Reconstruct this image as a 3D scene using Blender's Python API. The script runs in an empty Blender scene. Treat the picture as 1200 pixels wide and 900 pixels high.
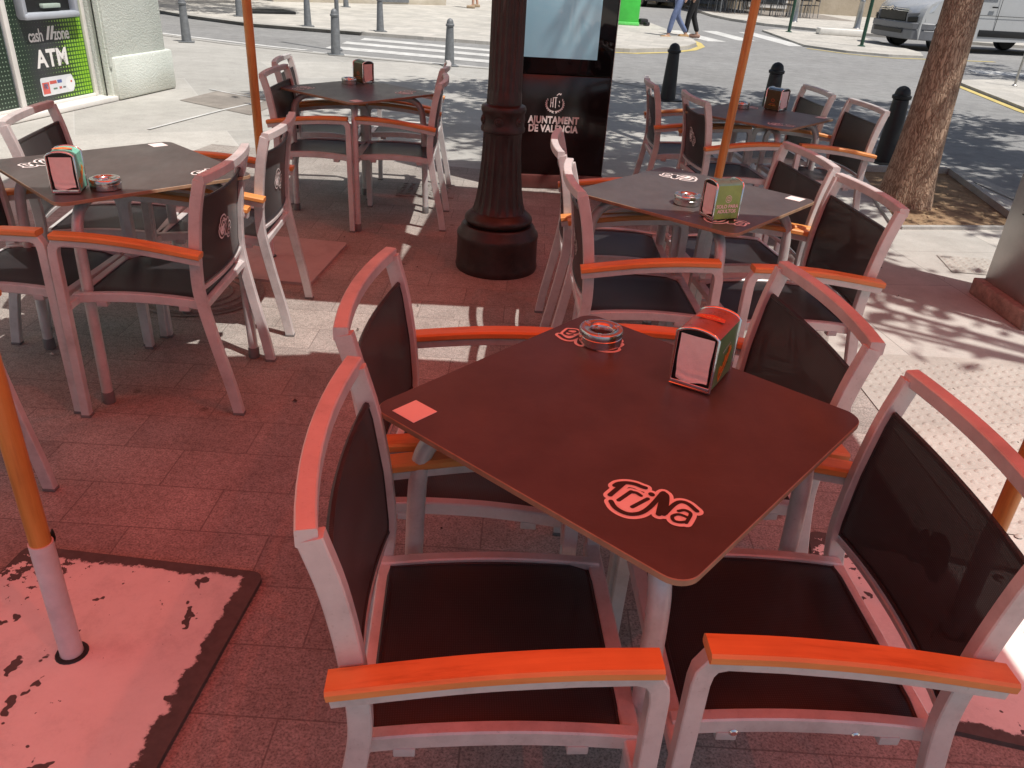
import bpy, bmesh, math, random
from mathutils import Vector, Matrix
R = math.radians
random.seed(7)
sc = bpy.context.scene
COL = sc.collection

# ------------------------------------------------------------------ mesh helpers
def smooth_path(pts, n=5):
    P = [Vector(p) for p in pts]
    if len(P) < 3:
        return P
    out = []
    for i in range(len(P) - 1):
        p0 = P[i - 1] if i else P[0] * 2 - P[1]
        p1, p2 = P[i], P[i + 1]
        p3 = P[i + 2] if i + 2 < len(P) else P[-1] * 2 - P[-2]
        for k in range(n):
            t = k / n
            out.append(0.5 * ((2 * p1) + (p2 - p0) * t + (2 * p0 - 5 * p1 + 4 * p2 - p3) * t * t + (3 * p1 - p0 - 3 * p2 + p3) * t ** 3))
    out.append(P[-1])
    return out

class MB:
    def __init__(s):
        s.bm = bmesh.new()
    def box(s, c, d, rz=0, bev=0.0, rot=None, mi=0):
        x, y, z = [v / 2 for v in d]
        M = Matrix.Translation(c) @ (rot.to_4x4() if rot else Matrix.Rotation(rz, 4, 'Z'))
        co = [(-x, -y, -z), (x, -y, -z), (x, y, -z), (-x, y, -z), (-x, -y, z), (x, -y, z), (x, y, z), (-x, y, z)]
        vs = [s.bm.verts.new(M @ Vector(p)) for p in co]
        fs = [s.bm.faces.new([vs[i] for i in f]) for f in [(0, 3, 2, 1), (4, 5, 6, 7), (0, 1, 5, 4), (1, 2, 6, 5), (2, 3, 7, 6), (3, 0, 4, 7)]]
        for f in fs: f.material_index = mi
        if bev > 0:
            es = list({e for f in fs for e in f.edges})
            r = bmesh.ops.bevel(s.bm, geom=es, offset=bev, segments=2, profile=.5, affect='EDGES', clamp_overlap=True)
            for f in r['faces']: f.material_index = mi
        return s
    def sweep(s, path, sec, side=None, caps=True, mi=0, scale=None, closed=False):
        P = [Vector(p) for p in path]
        n = len(P); rings = []
        ref = Vector(side).normalized() if side is not None else None
        prev = None
        for i in range(n):
            if closed:
                t = (P[(i + 1) % n] - P[i - 1]).normalized()
            elif i == 0: t = (P[1] - P[0]).normalized()
            elif i == n - 1: t = (P[-1] - P[-2]).normalized()
            else: t = ((P[i] - P[i - 1]).normalized() + (P[i + 1] - P[i]).normalized()).normalized()
            if ref is not None:
                a = (ref - t * ref.dot(t)).normalized()
            else:
                if prev is None:
                    a = t.orthogonal().normalized()
                else:
                    a = (prev - t * prev.dot(t)).normalized()
                prev = a
            b = t.cross(a)
            k = 1.0
            if ref is not None and 0 < i < n - 1 and not closed:
                c = (P[i + 1] - P[i]).normalized().dot(t); k = 1 / max(c, .6)
            m = scale[i] if scale else 1.0
            rings.append([s.bm.verts.new(P[i] + a * (u * m) + b * (v * m * k)) for u, v in sec])
        m = len(sec)
        rr = range(n if closed else n - 1)
        for i in rr:
            A, B = rings[i], rings[(i + 1) % n]
            for j in range(m):
                f = s.bm.faces.new((A[j], A[(j + 1) % m], B[(j + 1) % m], B[j])); f.material_index = mi
        if caps and not closed:
            s.bm.faces.new(rings[0][::-1]).material_index = mi
            s.bm.faces.new(rings[-1]).material_index = mi
        return s
    def bar(s, path, w, h, side=(0, 1, 0), ch=.003, mi=0):
        x, y = w / 2, h / 2; c = min(ch, x * .6, y * .6)
        sec = [(x - c, -y), (x, -y + c), (x, y - c), (x - c, y), (-x + c, y), (-x, y - c), (-x, -y + c), (-x + c, -y)]
        return s.sweep(path, sec, side, mi=mi)
    def tube(s, path, r, seg=12, mi=0, scale=None, closed=False):
        return s.sweep(path, [(r * math.cos(2 * math.pi * k / seg), r * math.sin(2 * math.pi * k / seg)) for k in range(seg)], None, mi=mi, scale=scale, closed=closed)
    def lathe(s, prof, seg=32, c=(0, 0, 0), flute=None, mi=0, caps=True):
        rings = []
        for r, z in prof:
            ring = []
            for k in range(seg):
                a = 2 * math.pi * k / seg
                rr = r
                if flute: rr = r * (1 - flute(z) * abs(math.sin(a * 10)))
                ring.append(s.bm.verts.new((c[0] + rr * math.cos(a), c[1] + rr * math.sin(a), c[2] + z)))
            rings.append(ring)
        for A, B in zip(rings, rings[1:]):
            for k in range(seg):
                s.bm.faces.new((A[k], A[(k + 1) % seg], B[(k + 1) % seg], B[k])).material_index = mi
        if caps:
            s.bm.faces.new(rings[0][::-1]).material_index = mi
            s.bm.faces.new(rings[-1]).material_index = mi
        return s
    def poly(s, pts, mi=0):
        f = s.bm.faces.new([s.bm.verts.new(p) for p in pts]); f.material_index = mi
        return s
    def prism(s, pts, z0, z1, mi=0, mside=None):
        A = [s.bm.verts.new((x, y, z0)) for x, y in pts]; B = [s.bm.verts.new((x, y, z1)) for x, y in pts]
        s.bm.faces.new(A[::-1]).material_index = mi if mside is None else mside
        s.bm.faces.new(B).material_index = mi
        n = len(pts)
        for i in range(n):
            s.bm.faces.new((A[i], A[(i + 1) % n], B[(i + 1) % n], B[i])).material_index = mi if mside is None else mside
        return s
    def grid(s, fn, nu, nv, mi=0, thick=None):
        V = [[s.bm.verts.new(fn(i / nu, j / nv)) for j in range(nv + 1)] for i in range(nu + 1)]
        for i in range(nu):
            for j in range(nv):
                s.bm.faces.new((V[i][j], V[i + 1][j], V[i + 1][j + 1], V[i][j + 1])).material_index = mi
        return s
    def build(s, name, mats, parent=None, sharp=35, loc=None, rz=None, recalc=True):
        if recalc: bmesh.ops.recalc_face_normals(s.bm, faces=s.bm.faces)
        me = bpy.data.meshes.new(name); s.bm.to_mesh(me); s.bm.free()
        for m in (mats if isinstance(mats, (list, tuple)) else [mats]): me.materials.append(m)
        if sharp:
            for p in me.polygons: p.use_smooth = True
            me.set_sharp_from_angle(angle=R(sharp))
        o = bpy.data.objects.new(name, me); COL.objects.link(o)
        if parent: o.parent = parent
        if loc is not None: o.location = loc
        if rz is not None: o.rotation_euler = (0, 0, rz)
        return o

def empty(name, loc, rz=0, label=None, cat=None, group=None):
    o = bpy.data.objects.new(name, None); COL.objects.link(o)
    o.empty_display_size = .1
    o.location = loc; o.rotation_euler = (0, 0, rz)
    return tag(o, label, cat, group)
def tag(o, label=None, cat=None, group=None, kind=None):
    if label: o['label'] = label
    if cat: o['category'] = cat
    if group: o['group'] = group
    if kind: o['kind'] = kind
    return o
KIDS = {}
def kids(o):
    return [c for c in COL.objects if c.parent == o]
def copy_tree(o, parent=None):
    c = o.copy(); COL.objects.link(c)
    if parent: c.parent = parent
    for ch in kids(o): copy_tree(ch, c)
    return c

def text(name, body, size, mat, parent, M, bold=0.0, shear=0, spacing=1.0, sx=1.0):
    cu = bpy.data.curves.new(name, 'FONT'); cu.body = body; cu.size = size; cu.extrude = .0004
    cu.offset = bold; cu.shear = shear; cu.space_character = spacing; cu.align_x = 'CENTER'; cu.align_y = 'CENTER'
    t = bpy.data.objects.new(name + '_src', cu); COL.objects.link(t)
    bpy.context.view_layer.update()
    me = bpy.data.meshes.new_from_object(t.evaluated_get(bpy.context.evaluated_depsgraph_get()))
    bpy.data.objects.remove(t)
    me.transform(M @ Matrix.Diagonal((sx, 1, 1, 1)))
    me.materials.clear(); me.materials.append(mat)
    o = bpy.data.objects.new(name, me); COL.objects.link(o); o.parent = parent
    return o

# ------------------------------------------------------------------ materials
def newmat(name):
    m = bpy.data.materials.new(name); m.use_nodes = True
    nt = m.node_tree; b = nt.nodes['Principled BSDF']
    return m, nt, b
def node(nt, t, **kw):
    n = nt.nodes.new(t)
    for k, v in kw.items():
        if k in n.inputs: n.inputs[k].default_value = v
        else: setattr(n, k, v)
    return n
def ramp(nt, fac, stops):
    r = nt.nodes.new('ShaderNodeValToRGB'); e = r.color_ramp.elements
    e[0].position, e[0].color = stops[0][0], (*stops[0][1], 1); e[1].position, e[1].color = stops[-1][0], (*stops[-1][1], 1)
    for p, c in stops[1:-1]:
        x = e.new(p); x.color = (*c, 1)
    nt.links.new(fac, r.inputs['Fac']); return r.outputs['Color']
def mix(nt, fac, a, b, mode='MIX'):
    m = nt.nodes.new('ShaderNodeMix'); m.data_type = 'RGBA'; m.blend_type = mode
    for sock, v in ((m.inputs[0], fac), (m.inputs[6], a), (m.inputs[7], b)):
        if isinstance(v, bpy.types.NodeSocket): nt.links.new(v, sock)
        elif isinstance(v, (int, float)): sock.default_value = v
        else: sock.default_value = (*v, 1)
    return m.outputs[2]
def math_(nt, op, a, b=None, c=None):
    m = nt.nodes.new('ShaderNodeMath'); m.operation = op
    for i, v in enumerate((a, b, c)):
        if v is None: continue
        if isinstance(v, bpy.types.NodeSocket): nt.links.new(v, m.inputs[i])
        else: m.inputs[i].default_value = v
    return m.outputs[0]
def coords(nt, kind='Object', scale=None, loc=None, rot=None):
    tc = nt.nodes.new('ShaderNodeTexCoord')
    if kind == 'World':
        g = nt.nodes.new('ShaderNodeNewGeometry'); out = g.outputs['Position']
    else: out = tc.outputs[kind]
    if scale or loc or rot:
        mp = nt.nodes.new('ShaderNodeMapping'); nt.links.new(out, mp.inputs[0])
        if scale: mp.inputs['Scale'].default_value = scale
        if loc: mp.inputs['Location'].default_value = loc
        if rot: mp.inputs['Rotation'].default_value = rot
        out = mp.outputs[0]
    return out
def noise(nt, vec, scale, detail=4, rough=.55, out='Fac'):
    n = node(nt, 'ShaderNodeTexNoise', Scale=scale, Detail=detail, Roughness=rough)
    nt.links.new(vec, n.inputs['Vector']); return n.outputs[out]
def bump(nt, b, h, strength=.3, dist=.01):
    n = node(nt, 'ShaderNodeBump', Strength=strength, Distance=dist)
    nt.links.new(h, n.inputs['Height']); nt.links.new(n.outputs[0], b.inputs['Normal'])
def plain(name, c, rough=.5, metal=0, var=.18, scale=14, bmp=.05, coat=0, kind='Object', spec=.5):
    m, nt, b = newmat(name)
    v = coords(nt, kind); n = noise(nt, v, scale, 5, .65)
    lo = [max(0, x * (1 - var)) for x in c]; hi = [min(1, x * (1 + var * .7)) for x in c]
    nt.links.new(ramp(nt, n, [(.3, lo), (.7, hi)]), b.inputs['Base Color'])
    b.inputs['Roughness'].default_value = rough; b.inputs['Metallic'].default_value = metal
    b.inputs['Specular IOR Level'].default_value = spec
    if coat: b.inputs['Coat Weight'].default_value = coat; b.inputs['Coat Roughness'].default_value = .08
    if rough > .12:
        r = math_(nt, 'MULTIPLY_ADD', n, .22, rough - .11); nt.links.new(r, b.inputs['Roughness'])
    if bmp: bump(nt, b, noise(nt, v, scale * 8, 3), bmp, .003)
    return m

M = {}
def frame_mat():
    m, nt, b = newmat('painted_aluminium')
    v = coords(nt, 'World')
    n1 = noise(nt, v, 9, 5, .7); n2 = noise(nt, v, 160, 3, .6)
    c = ramp(nt, n1, [(.28, (.43, .43, .425)), (.5, (.57, .57, .565)), (.72, (.65, .65, .64))])
    sp = ramp(nt, n2, [(.62, (1, 1, 1)), (.74, (.72, .7, .68))])
    nt.links.new(mix(nt, .6, c, sp, 'MULTIPLY'), b.inputs['Base Color'])
    b.inputs['Metallic'].default_value = .25
    nt.links.new(math_(nt, 'MULTIPLY_ADD', n1, .2, .34), b.inputs['Roughness'])
    bump(nt, b, n2, .06, .002)
    return m
M['alu'] = frame_mat()
def mesh_fabric(dirn, clear):
    m, nt, b = newmat('woven_mesh_fabric')
    v = coords(nt, 'Object')
    w1 = node(nt, 'ShaderNodeTexWave', Scale=80.0, Distortion=.1); w1.wave_type = 'BANDS'; w1.bands_direction = 'Y'
    w2 = node(nt, 'ShaderNodeTexWave', Scale=80.0, Distortion=.1); w2.wave_type = 'BANDS'; w2.bands_direction = dirn
    for w in (w1, w2): nt.links.new(v, w.inputs['Vector'])
    pat = math_(nt, 'MULTIPLY', w1.outputs['Fac'], w2.outputs['Fac'])
    n = noise(nt, v, 12, 4)
    base = ramp(nt, n, [(.3, (.010, .008, .009)), (.7, (.018, .015, .017))])
    b.inputs['Sheen Weight'].default_value = .10; b.inputs['Sheen Roughness'].default_value = .35
    nt.links.new(mix(nt, math_(nt, 'MULTIPLY', pat, .8), base, (.048, .042, .045)), b.inputs['Base Color'])
    b.inputs['Roughness'].default_value = .42
    bump(nt, b, pat, .25, .001)
    tr = nt.nodes.new('ShaderNodeBsdfTransparent'); mx = nt.nodes.new('ShaderNodeMixShader')
    mx.inputs[0].default_value = clear
    nt.links.new(b.outputs[0], mx.inputs[1]); nt.links.new(tr.outputs[0], mx.inputs[2])
    nt.links.new(mx.outputs[0], nt.nodes['Material Output'].inputs['Surface'])
    return m
M['fabric'] = mesh_fabric('X', .10); M['backfabric'] = mesh_fabric('Z', .11)
def wood_mat(name, a, bb, cdark, rough=.45, axis='X', sc_=1.0):
    m, nt, b = newmat(name)
    s = {'X': (2, 40, 40), 'Z': (40, 40, 2), 'Y': (40, 2, 40)}[axis]
    v = coords(nt, 'Object', scale=tuple(k * sc_ for k in s))
    n = noise(nt, v, 1.3, 6, .65); n2 = noise(nt, coords(nt, 'World'), 7, 4, .6)
    c = ramp(nt, n, [(.3, cdark), (.48, a), (.68, bb)])
    c = mix(nt, .45, c, ramp(nt, n2, [(.3, (.62, .6, .58)), (.65, (1, 1, 1))]), 'MULTIPLY')
    nt.links.new(c, b.inputs['Base Color']); b.inputs['Roughness'].default_value = rough
    bump(nt, b, n, .12, .002)
    return m
M['armwood'] = wood_mat('varnished_arm_wood', (.66, .27, .075), (.71, .31, .09), (.50, .17, .04), .40)
M['polewood'] = wood_mat('varnished_pole_wood', (.56, .27, .06), (.66, .34, .09), (.36, .14, .03), .35, 'Z', .6)
def tabletop_mat():
    m, nt, b = newmat('dark_laminate')
    v = coords(nt, 'Object'); n = noise(nt, v, 7, 6, .7)
    n2 = noise(nt, coords(nt, 'Object', scale=(1, 1, 1)), 220, 2, .5)
    c = ramp(nt, n, [(.3, (.046, .040, .038)), (.7, (.078, .070, .066))])
    nt.links.new(c, b.inputs['Base Color'])
    sm = noise(nt, coords(nt, 'World', scale=(3, 1.2, 1), rot=(0, 0, .6)), 2.4, 6, .75)
    nt.links.new(math_(nt, 'MULTIPLY_ADD', sm, .30, .24), b.inputs['Roughness'])
    b.inputs['Specular IOR Level'].default_value = .7
    sc1 = noise(nt, coords(nt, 'World', scale=(1.5, 60, 1), rot=(0, 0, .5)), 4, 3, .6)
    nt.links.new(mix(nt, .35, c, ramp(nt, sc1, [(.66, (1, 1, 1)), (.72, (1.9, 1.8, 1.75))]), 'MULTIPLY'), b.inputs['Base Color'])
    bump(nt, b, n2, .08, .001)
    return m
M['top'] = tabletop_mat()
M['edge'] = plain('laminate_edge', (.30, .21, .13), .5, 0, .2, 30)
M['white'] = plain('white_print', (.78, .76, .74), .5, 0, .05, 20, 0)
M['darkprint'] = plain('dark_print', (.028, .022, .019), .35, 0, .1, 20, 0)
M['steel'] = plain('brushed_steel', (.62, .60, .58), .22, 1, .1, 40, .02)
M['chrome'] = plain('chrome', (.78, .77, .76), .1, 1, .04, 20, 0)
M['napkin'] = plain('paper_napkin', (.80, .76, .74), .9, 0, .06, 60, .3)
M['black'] = plain('black_plastic', (.012, .012, .012), .45, 0, .2, 20)
M['padgrey'] = plain('pale_plastic_pad', (.45, .46, .46), .5)
M['rubber'] = plain('grey_rubber_foot', (.16, .16, .16), .7)
M['greenprint'] = plain('green_tin_print', (.10, .24, .10), .3, 0, .25, 12, .02)
M['limeprint'] = plain('lime_tin_print', (.22, .50, .12), .3, 0, .3, 10, .02)
M['teal'] = plain('teal_tin_print', (.18, .55, .42), .3, 0, .2, 12, .02)
M['redtin'] = plain('red_tin_print', (.34, .13, .09), .3, 0, .25, 12, .02)
M['browntin'] = plain('olive_tin_print', (.09, .08, .03), .3, 0, .25, 12, .02)
M['yellow'] = plain('yellow_print', (.80, .50, .06), .4, 0, .1)
M['orangep'] = plain('orange_print', (.65, .12, .03), .4, 0, .1)
M['iron'] = plain('dark_cast_iron', (.032, .018, .016), .42, .2, .45, 16, .25)
M['irongrey'] = plain('grey_painted_iron', (.17, .18, .19), .5, .1, .25, 16, .1)
M['ironblack'] = plain('black_painted_iron', (.016, .016, .017), .5, .1, .35, 16, .12)
M['kioskpanel'] = plain('glossy_dark_panel', (.012, .007, .007), .16, 0, .3, 3, .01)
M['kioskglass'] = plain('black_glass', (.006, .006, .007), .05, 0, .1, 3, 0)
M['greenpole'] = plain('green_painted_steel', (.02, .07, .045), .4, .1)
M['stainless'] = plain('stainless_steel', (.46, .45, .43), .32, .9, .12, 8, .03)

def canopy_mat(name='red_parasol_cloth', k=1.0):
    m, nt, b = newmat(name)
    out = nt.nodes['Material Output']
    v = coords(nt, 'Object'); n = noise(nt, v, 3, 4)
    c = ramp(nt, n, [(.3, (.98 * k, .085 * k ** .5, .026 * k ** .5)), (.7, (1.0 * k, .105 * k ** .5, .038 * k ** .5))])
    tl = nt.nodes.new('ShaderNodeBsdfTranslucent'); df = nt.nodes.new('ShaderNodeBsdfDiffuse')
    tp = nt.nodes.new('ShaderNodeBsdfTransparent')
    nt.links.new(c, tl.inputs[0]); df.inputs[0].default_value = (.7, .035, .02, 1); tp.inputs[0].default_value = (1.0, .13, .09, 1)
    m1 = nt.nodes.new('ShaderNodeMixShader'); m1.inputs[0].default_value = .06
    nt.links.new(tl.outputs[0], m1.inputs[1]); nt.links.new(df.outputs[0], m1.inputs[2])
    m2 = nt.nodes.new('ShaderNodeMixShader'); m2.inputs[0].default_value = .06
    nt.links.new(m1.outputs[0], m2.inputs[1]); nt.links.new(tp.outputs[0], m2.inputs[2])
    nt.links.new(m2.outputs[0], out.inputs['Surface'])
    return m
M['canopy'] = canopy_mat(); M['canopydim'] = canopy_mat('dimmed_red_parasol_cloth', .5)  # second cloth passes less light, added to dim the red over the back tables

def ground_mat(name, lo, hi, brick=None, mortar=(.1, .09, .085), stain=.35, speck=.35, rough=.85, msize=.002, bmp=.3, dark=None, mortar_mix=.8):
    m, nt, b = newmat(name)
    v = coords(nt, 'World')
    n1 = noise(nt, v, .55, 5, .6); n2 = noise(nt, v, 4.5, 6, .7); n3 = noise(nt, v, 170, 3, .7)
    c = ramp(nt, n2, [(.3, lo), (.7, hi)])
    c = mix(nt, stain, c, ramp(nt, n1, [(.3, (.62, .61, .6)), (.65, (1, 1, 1))]), 'MULTIPLY')
    c = mix(nt, speck, c, ramp(nt, n3, [(.36, (.42, .4, .4)), (.5, (.95, .95, .95)), (.66, (1.25, 1.22, 1.2))]), 'MULTIPLY')
    n4 = noise(nt, v, 48, 4, .75)
    c = mix(nt, speck * .6, c, ramp(nt, n4, [(.38, (.6, .58, .57)), (.52, (1, 1, 1)), (.66, (1.22, 1.2, 1.18))]), 'MULTIPLY')
    # gum spots and small dirt
    vo = node(nt, 'ShaderNodeTexVoronoi', Scale=3.1); vo.feature = 'F1'
    nt.links.new(noise(nt, v, 2, 3, .6, 'Color'), vo.inputs['Vector']) if False else nt.links.new(v, vo.inputs['Vector'])
    d = math_(nt, 'ADD', vo.outputs['Distance'], math_(nt, 'MULTIPLY', n3, .05))
    c = mix(nt, .75, c, ramp(nt, d, [(.06, (.45, .42, .4)), (.085, (1, 1, 1))]), 'MULTIPLY')
    h = n3
    if brick:
        bw, bh, ox, oy, off, ang = brick
        vb = coords(nt, 'World', loc=(ox, oy, 0), rot=(0, 0, ang))
        bt = node(nt, 'ShaderNodeTexBrick'); bt.offset = off; bt.squash = 1
        bt.inputs['Scale'].default_value = 1; bt.inputs['Mortar Size'].default_value = msize; bt.inputs['Mortar Smooth'].default_value = .3
        bt.inputs['Brick Width'].default_value = bw; bt.inputs['Row Height'].default_value = bh; bt.inputs['Bias'].default_value = 0
        bt.inputs['Color1'].default_value = (.84, .84, .84, 1); bt.inputs['Color2'].default_value = (1.06, 1.05, 1.04, 1); bt.inputs['Mortar'].default_value = (1, 1, 1, 1)
        nt.links.new(vb, bt.inputs['Vector'])
        c = mix(nt, 1.0, c, bt.outputs['Color'], 'MULTIPLY')
        c = mix(nt, math_(nt, 'MULTIPLY', bt.outputs['Fac'], mortar_mix), c, mortar)
        h = math_(nt, 'SUBTRACT', math_(nt, 'MULTIPLY', n3, .25), math_(nt, 'MULTIPLY', bt.outputs['Fac'], 1.0))
    nt.links.new(c, b.inputs['Base Color']); b.inputs['Roughness'].default_value = rough
    b.inputs['Specular IOR Level'].default_value = .3
    bump(nt, b, h, bmp, .004)
    return m
M['tiles'] = ground_mat('granite_floor_tiles', (.29, .265, .243), (.41, .38, .352), (.4, .2, .06, -.155 + .2, .5, 0), (.13, .11, .1), .35, .85, msize=.0024, mortar_mix=.7)
M['slabs'] = ground_mat('concrete_slabs', (.44, .42, .385), (.56, .54, .50), (1.2, .78, .3, .1, .5, R(82)), (.2, .19, .17), .25, .2, msize=.003)
M['plaza'] = ground_mat('smooth_pavement', (.40, .39, .365), (.50, .49, .46), (2.4, 1.6, .2, .4, .5, R(-28)), (.50, .49, .47), .45, .25, msize=.006, mortar_mix=.35, bmp=.15)
M['asphalt'] = ground_mat('old_asphalt', (.22, .22, .22), (.32, .32, .315), None, stain=.45, speck=.35, bmp=.4)
M['farpave'] = ground_mat('pale_far_pavement', (.46, .44, .40), (.56, .54, .50), (.4, .4, 0, 0, .5, R(12)), (.3, .29, .27), .35, .2, msize=.008, mortar_mix=.5)
M['brownpave'] = ground_mat('brown_paving', (.24, .215, .19), (.34, .31, .28), (.2, .2, 0, 0, .5, R(12)), (.2, .18, .16), .3, .3, msize=.006, mortar_mix=.5)
M['kerb'] = ground_mat('kerb_stone', (.34, .33, .31), (.46, .45, .42), None, stain=.4, speck=.4)
M['roadpaint'] = ground_mat('worn_road_paint', (.44, .44, .43), (.70, .70, .68), None, stain=.3, speck=.25)
M['yellowpaint'] = ground_mat('worn_yellow_paint', (.50, .40, .14), (.66, .54, .22), None, stain=.3, speck=.3)
M['soil'] = ground_mat('dry_soil', (.20, .125, .07), (.40, .27, .16), None, stain=.5, speck=.5, bmp=1.0)
M['tactile'] = ground_mat('tactile_paving', (.38, .355, .32), (.48, .455, .415), (.3, .3, 0, 0, 0, R(82)), (.25, .24, .22), .25, .2, msize=.003, mortar_mix=.5)
M['cover'] = ground_mat('cast_iron_cover', (.22, .205, .19), (.31, .29, .27), None, stain=.3, speck=.6)
def stucco(name, lo, hi, scale=70, strength=.9):
    m, nt, b = newmat(name)
    v = coords(nt, 'World'); n = noise(nt, v, scale, 4, .6); n1 = noise(nt, v, 1.7, 5)
    c = ramp(nt, n1, [(.3, lo), (.7, hi)])
    z = nt.nodes.new('ShaderNodeSeparateXYZ'); nt.links.new(v, z.inputs[0])
    c = mix(nt, math_(nt, 'MULTIPLY', ramp(nt, math_(nt, 'ADD', z.outputs[2], math_(nt, 'MULTIPLY', n1, .3)), [(.12, (1, 1, 1)), (.4, (0, 0, 0))]), .35), c, (.42, .36, .27))
    nt.links.new(c, b.inputs['Base Color']); b.inputs['Roughness'].default_value = .9
    bump(nt, b, n, strength, .02); return m
M['stucco'] = stucco('rough_pale_render', (.56, .60, .54), (.70, .74, .68), 60, .55)
M['beige'] = stucco('beige_stone_wall', (.34, .28, .20), (.46, .39, .30), 14, .5)
M['stonewall'] = stucco('pale_stone_wall', (.50, .45, .36), (.66, .61, .52), 6, .8)
M['sill'] = plain('white_painted_frame', (.74, .72, .68), .5, 0, .08, 8)
def plate_mat(name, paint, base, edge, spots):
    m, nt, b = newmat(name)
    v = coords(nt, 'Object'); s = nt.nodes.new('ShaderNodeSeparateXYZ'); nt.links.new(v, s.inputs[0])
    d = math_(nt, 'MAXIMUM', math_(nt, 'MAXIMUM', math_(nt, 'ADD', s.outputs[0], .018), math_(nt, 'SUBTRACT', -.03, s.outputs[0])), math_(nt, 'ABSOLUTE', s.outputs[1]))
    n = noise(nt, v, 11, 8, .75); n2 = noise(nt, v, 42, 5, .6); nb = noise(nt, v, 13, 3, .55)
    dd = math_(nt, 'ADD', d, math_(nt, 'MULTIPLY', math_(nt, 'SUBTRACT', n, .5), .10))
    e = ramp(nt, dd, [(edge - .002, (1, 1, 1)), (edge + .002, (0, 0, 0))])
    sp = ramp(nt, nb, [(spots, (0, 0, 0)), (spots + .008, (1, 1, 1))])
    # corner with many small chips
    k = math_(nt, 'ADD', math_(nt, 'ADD', s.outputs[0], .33), math_(nt, 'SUBTRACT', .33, s.outputs[1]))
    thr = math_(nt, 'SUBTRACT', .70, math_(nt, 'MULTIPLY', math_(nt, 'MAXIMUM', math_(nt, 'SUBTRACT', .34, k), 0), 1.1))
    ch = math_(nt, 'LESS_THAN', n2, thr)
    fac = math_(nt, 'MULTIPLY', math_(nt, 'MULTIPLY', e, sp), ch)
    pc = ramp(nt, noise(nt, v, 5, 8, .78), [(.32, tuple(x * .74 for x in paint)), (.5, tuple(x * .93 for x in paint)), (.68, paint)])
    bc = ramp(nt, n2, [(.3, tuple(x * .7 for x in base)), (.7, base)])
    nt.links.new(mix(nt, fac, bc, pc), b.inputs['Base Color']); b.inputs['Roughness'].default_value = .75
    bump(nt, b, math_(nt, 'ADD', fac, math_(nt, 'MULTIPLY', n2, .3)), .35, .002)
    return m
M['platewhite'] = plate_mat('peeling_white_paint', (.80, .77, .73), (.10, .088, .08), .298, .358)
M['platepink'] = plate_mat('faded_plate_paint', (.42, .34, .32), (.3, .24, .22), .5, .1)
M['sleeve'] = plain('scuffed_white_tube', (.66, .64, .66), .45, 0, .2, 9, .08)

# ------------------------------------------------------------------ world, sun, camera
SUN = Vector((.38, -.26, 1.0)).normalized()
elev = math.asin(SUN.z); az = math.atan2(SUN.x, SUN.y)
w = bpy.data.worlds.new("World"); sc.world = w; w.use_nodes = True
nt = w.node_tree; bg = nt.nodes['Background']
sky = nt.nodes.new('ShaderNodeTexSky'); sky.sky_type = 'NISHITA'; sky.sun_disc = False
sky.sun_elevation = elev; sky.sun_rotation = az; sky.air_density = 1.0; sky.dust_density = 2.5; sky.ozone_density = .6
nt.links.new(sky.outputs[0], bg.inputs[0]); bg.inputs[1].default_value = .095
sl = bpy.data.lights.new('sun', 'SUN'); sl.energy = 5.0; sl.angle = R(.53); sl.color = (1.0, .955, .89)
so = bpy.data.objects.new('sun', sl); COL.objects.link(so); so.rotation_euler = SUN.to_track_quat('Z', 'Y').to_euler()

cam_f, pitch, roll, ch = 925.44, .492403508, .0653552657, 1.48175582
cd = bpy.data.cameras.new('camera'); cam = bpy.data.objects.new('camera', cd); COL.objects.link(cam); sc.camera = cam
cd.sensor_width = 36; cd.lens = cam_f * 36 / 1200; cd.clip_start = .03; cd.clip_end = 400
fw = Vector((0, math.cos(pitch), -math.sin(pitch))); up = Vector((0, math.sin(pitch), math.cos(pitch))); rt = Vector((1, 0, 0))
r2 = rt * math.cos(roll) + up * math.sin(roll); u2 = -rt * math.sin(roll) + up * math.cos(roll)
mm = Matrix((r2, u2, -fw)).transposed().to_4x4(); mm.translation = (0, 0, ch); cam.matrix_world = mm

# ------------------------------------------------------------------ ground
def sheet(name, pts, z, mat):
    b = MB(); b.poly([(x, y, z) for x, y in pts]); return tag(b.build(name, mat, sharp=None), kind='structure')
def slab(name, pts, z0, z1, mat):
    b = MB(); b.prism(pts, z0, z1); return tag(b.build(name, mat, sharp=None), kind='structure')
def ribbon(b, pts, wd, z):
    P = [Vector((x, y, 0)) for x, y in pts]; L = []; Rr = []
    for i, p in enumerate(P):
        t = (P[min(i + 1, len(P) - 1)] - P[max(i - 1, 0)]).normalized(); n = Vector((-t.y, t.x, 0)) * wd / 2
        L.append(b.bm.verts.new((p.x + n.x, p.y + n.y, z))); Rr.append(b.bm.verts.new((p.x - n.x, p.y - n.y, z)))
    for i in range(len(P) - 1): b.bm.faces.new((L[i], L[i + 1], Rr[i + 1], Rr[i]))
sheet('road', [(-150, -60), (150, -60), (150, 200), (-150, 200)], -.012, M['asphalt'])
KERB = [(4.6, -8), (4.5, 3), (4.15, 5.5), (4.03, 6.6), (3.95, 7.7), (3.35, 9.1), (2.75, 10.3), (2.1, 11.4), (1.2, 12.35), (.2, 12.75), (-1.3, 12.95), (-3.1, 13.30), (-4.9, 13.85), (-6.4, 14.6), (-10, 16.6)]
walk = KERB + [(-16, 16.6), (-16, -8)]
sheet('plaza_pavement', walk, -.004, M['plaza'])
TL = [(1.45, -6), (1.50, 2.2), (1.42, 3.28), (1.80, 4.3), (2.05, 5.35), (1.7, 6.1), (-2.6, 6.6), (-3.0, 4.2), (-3.6, -6)]
sheet('terrace_floor', TL, 0.0, M['tiles'])
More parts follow.
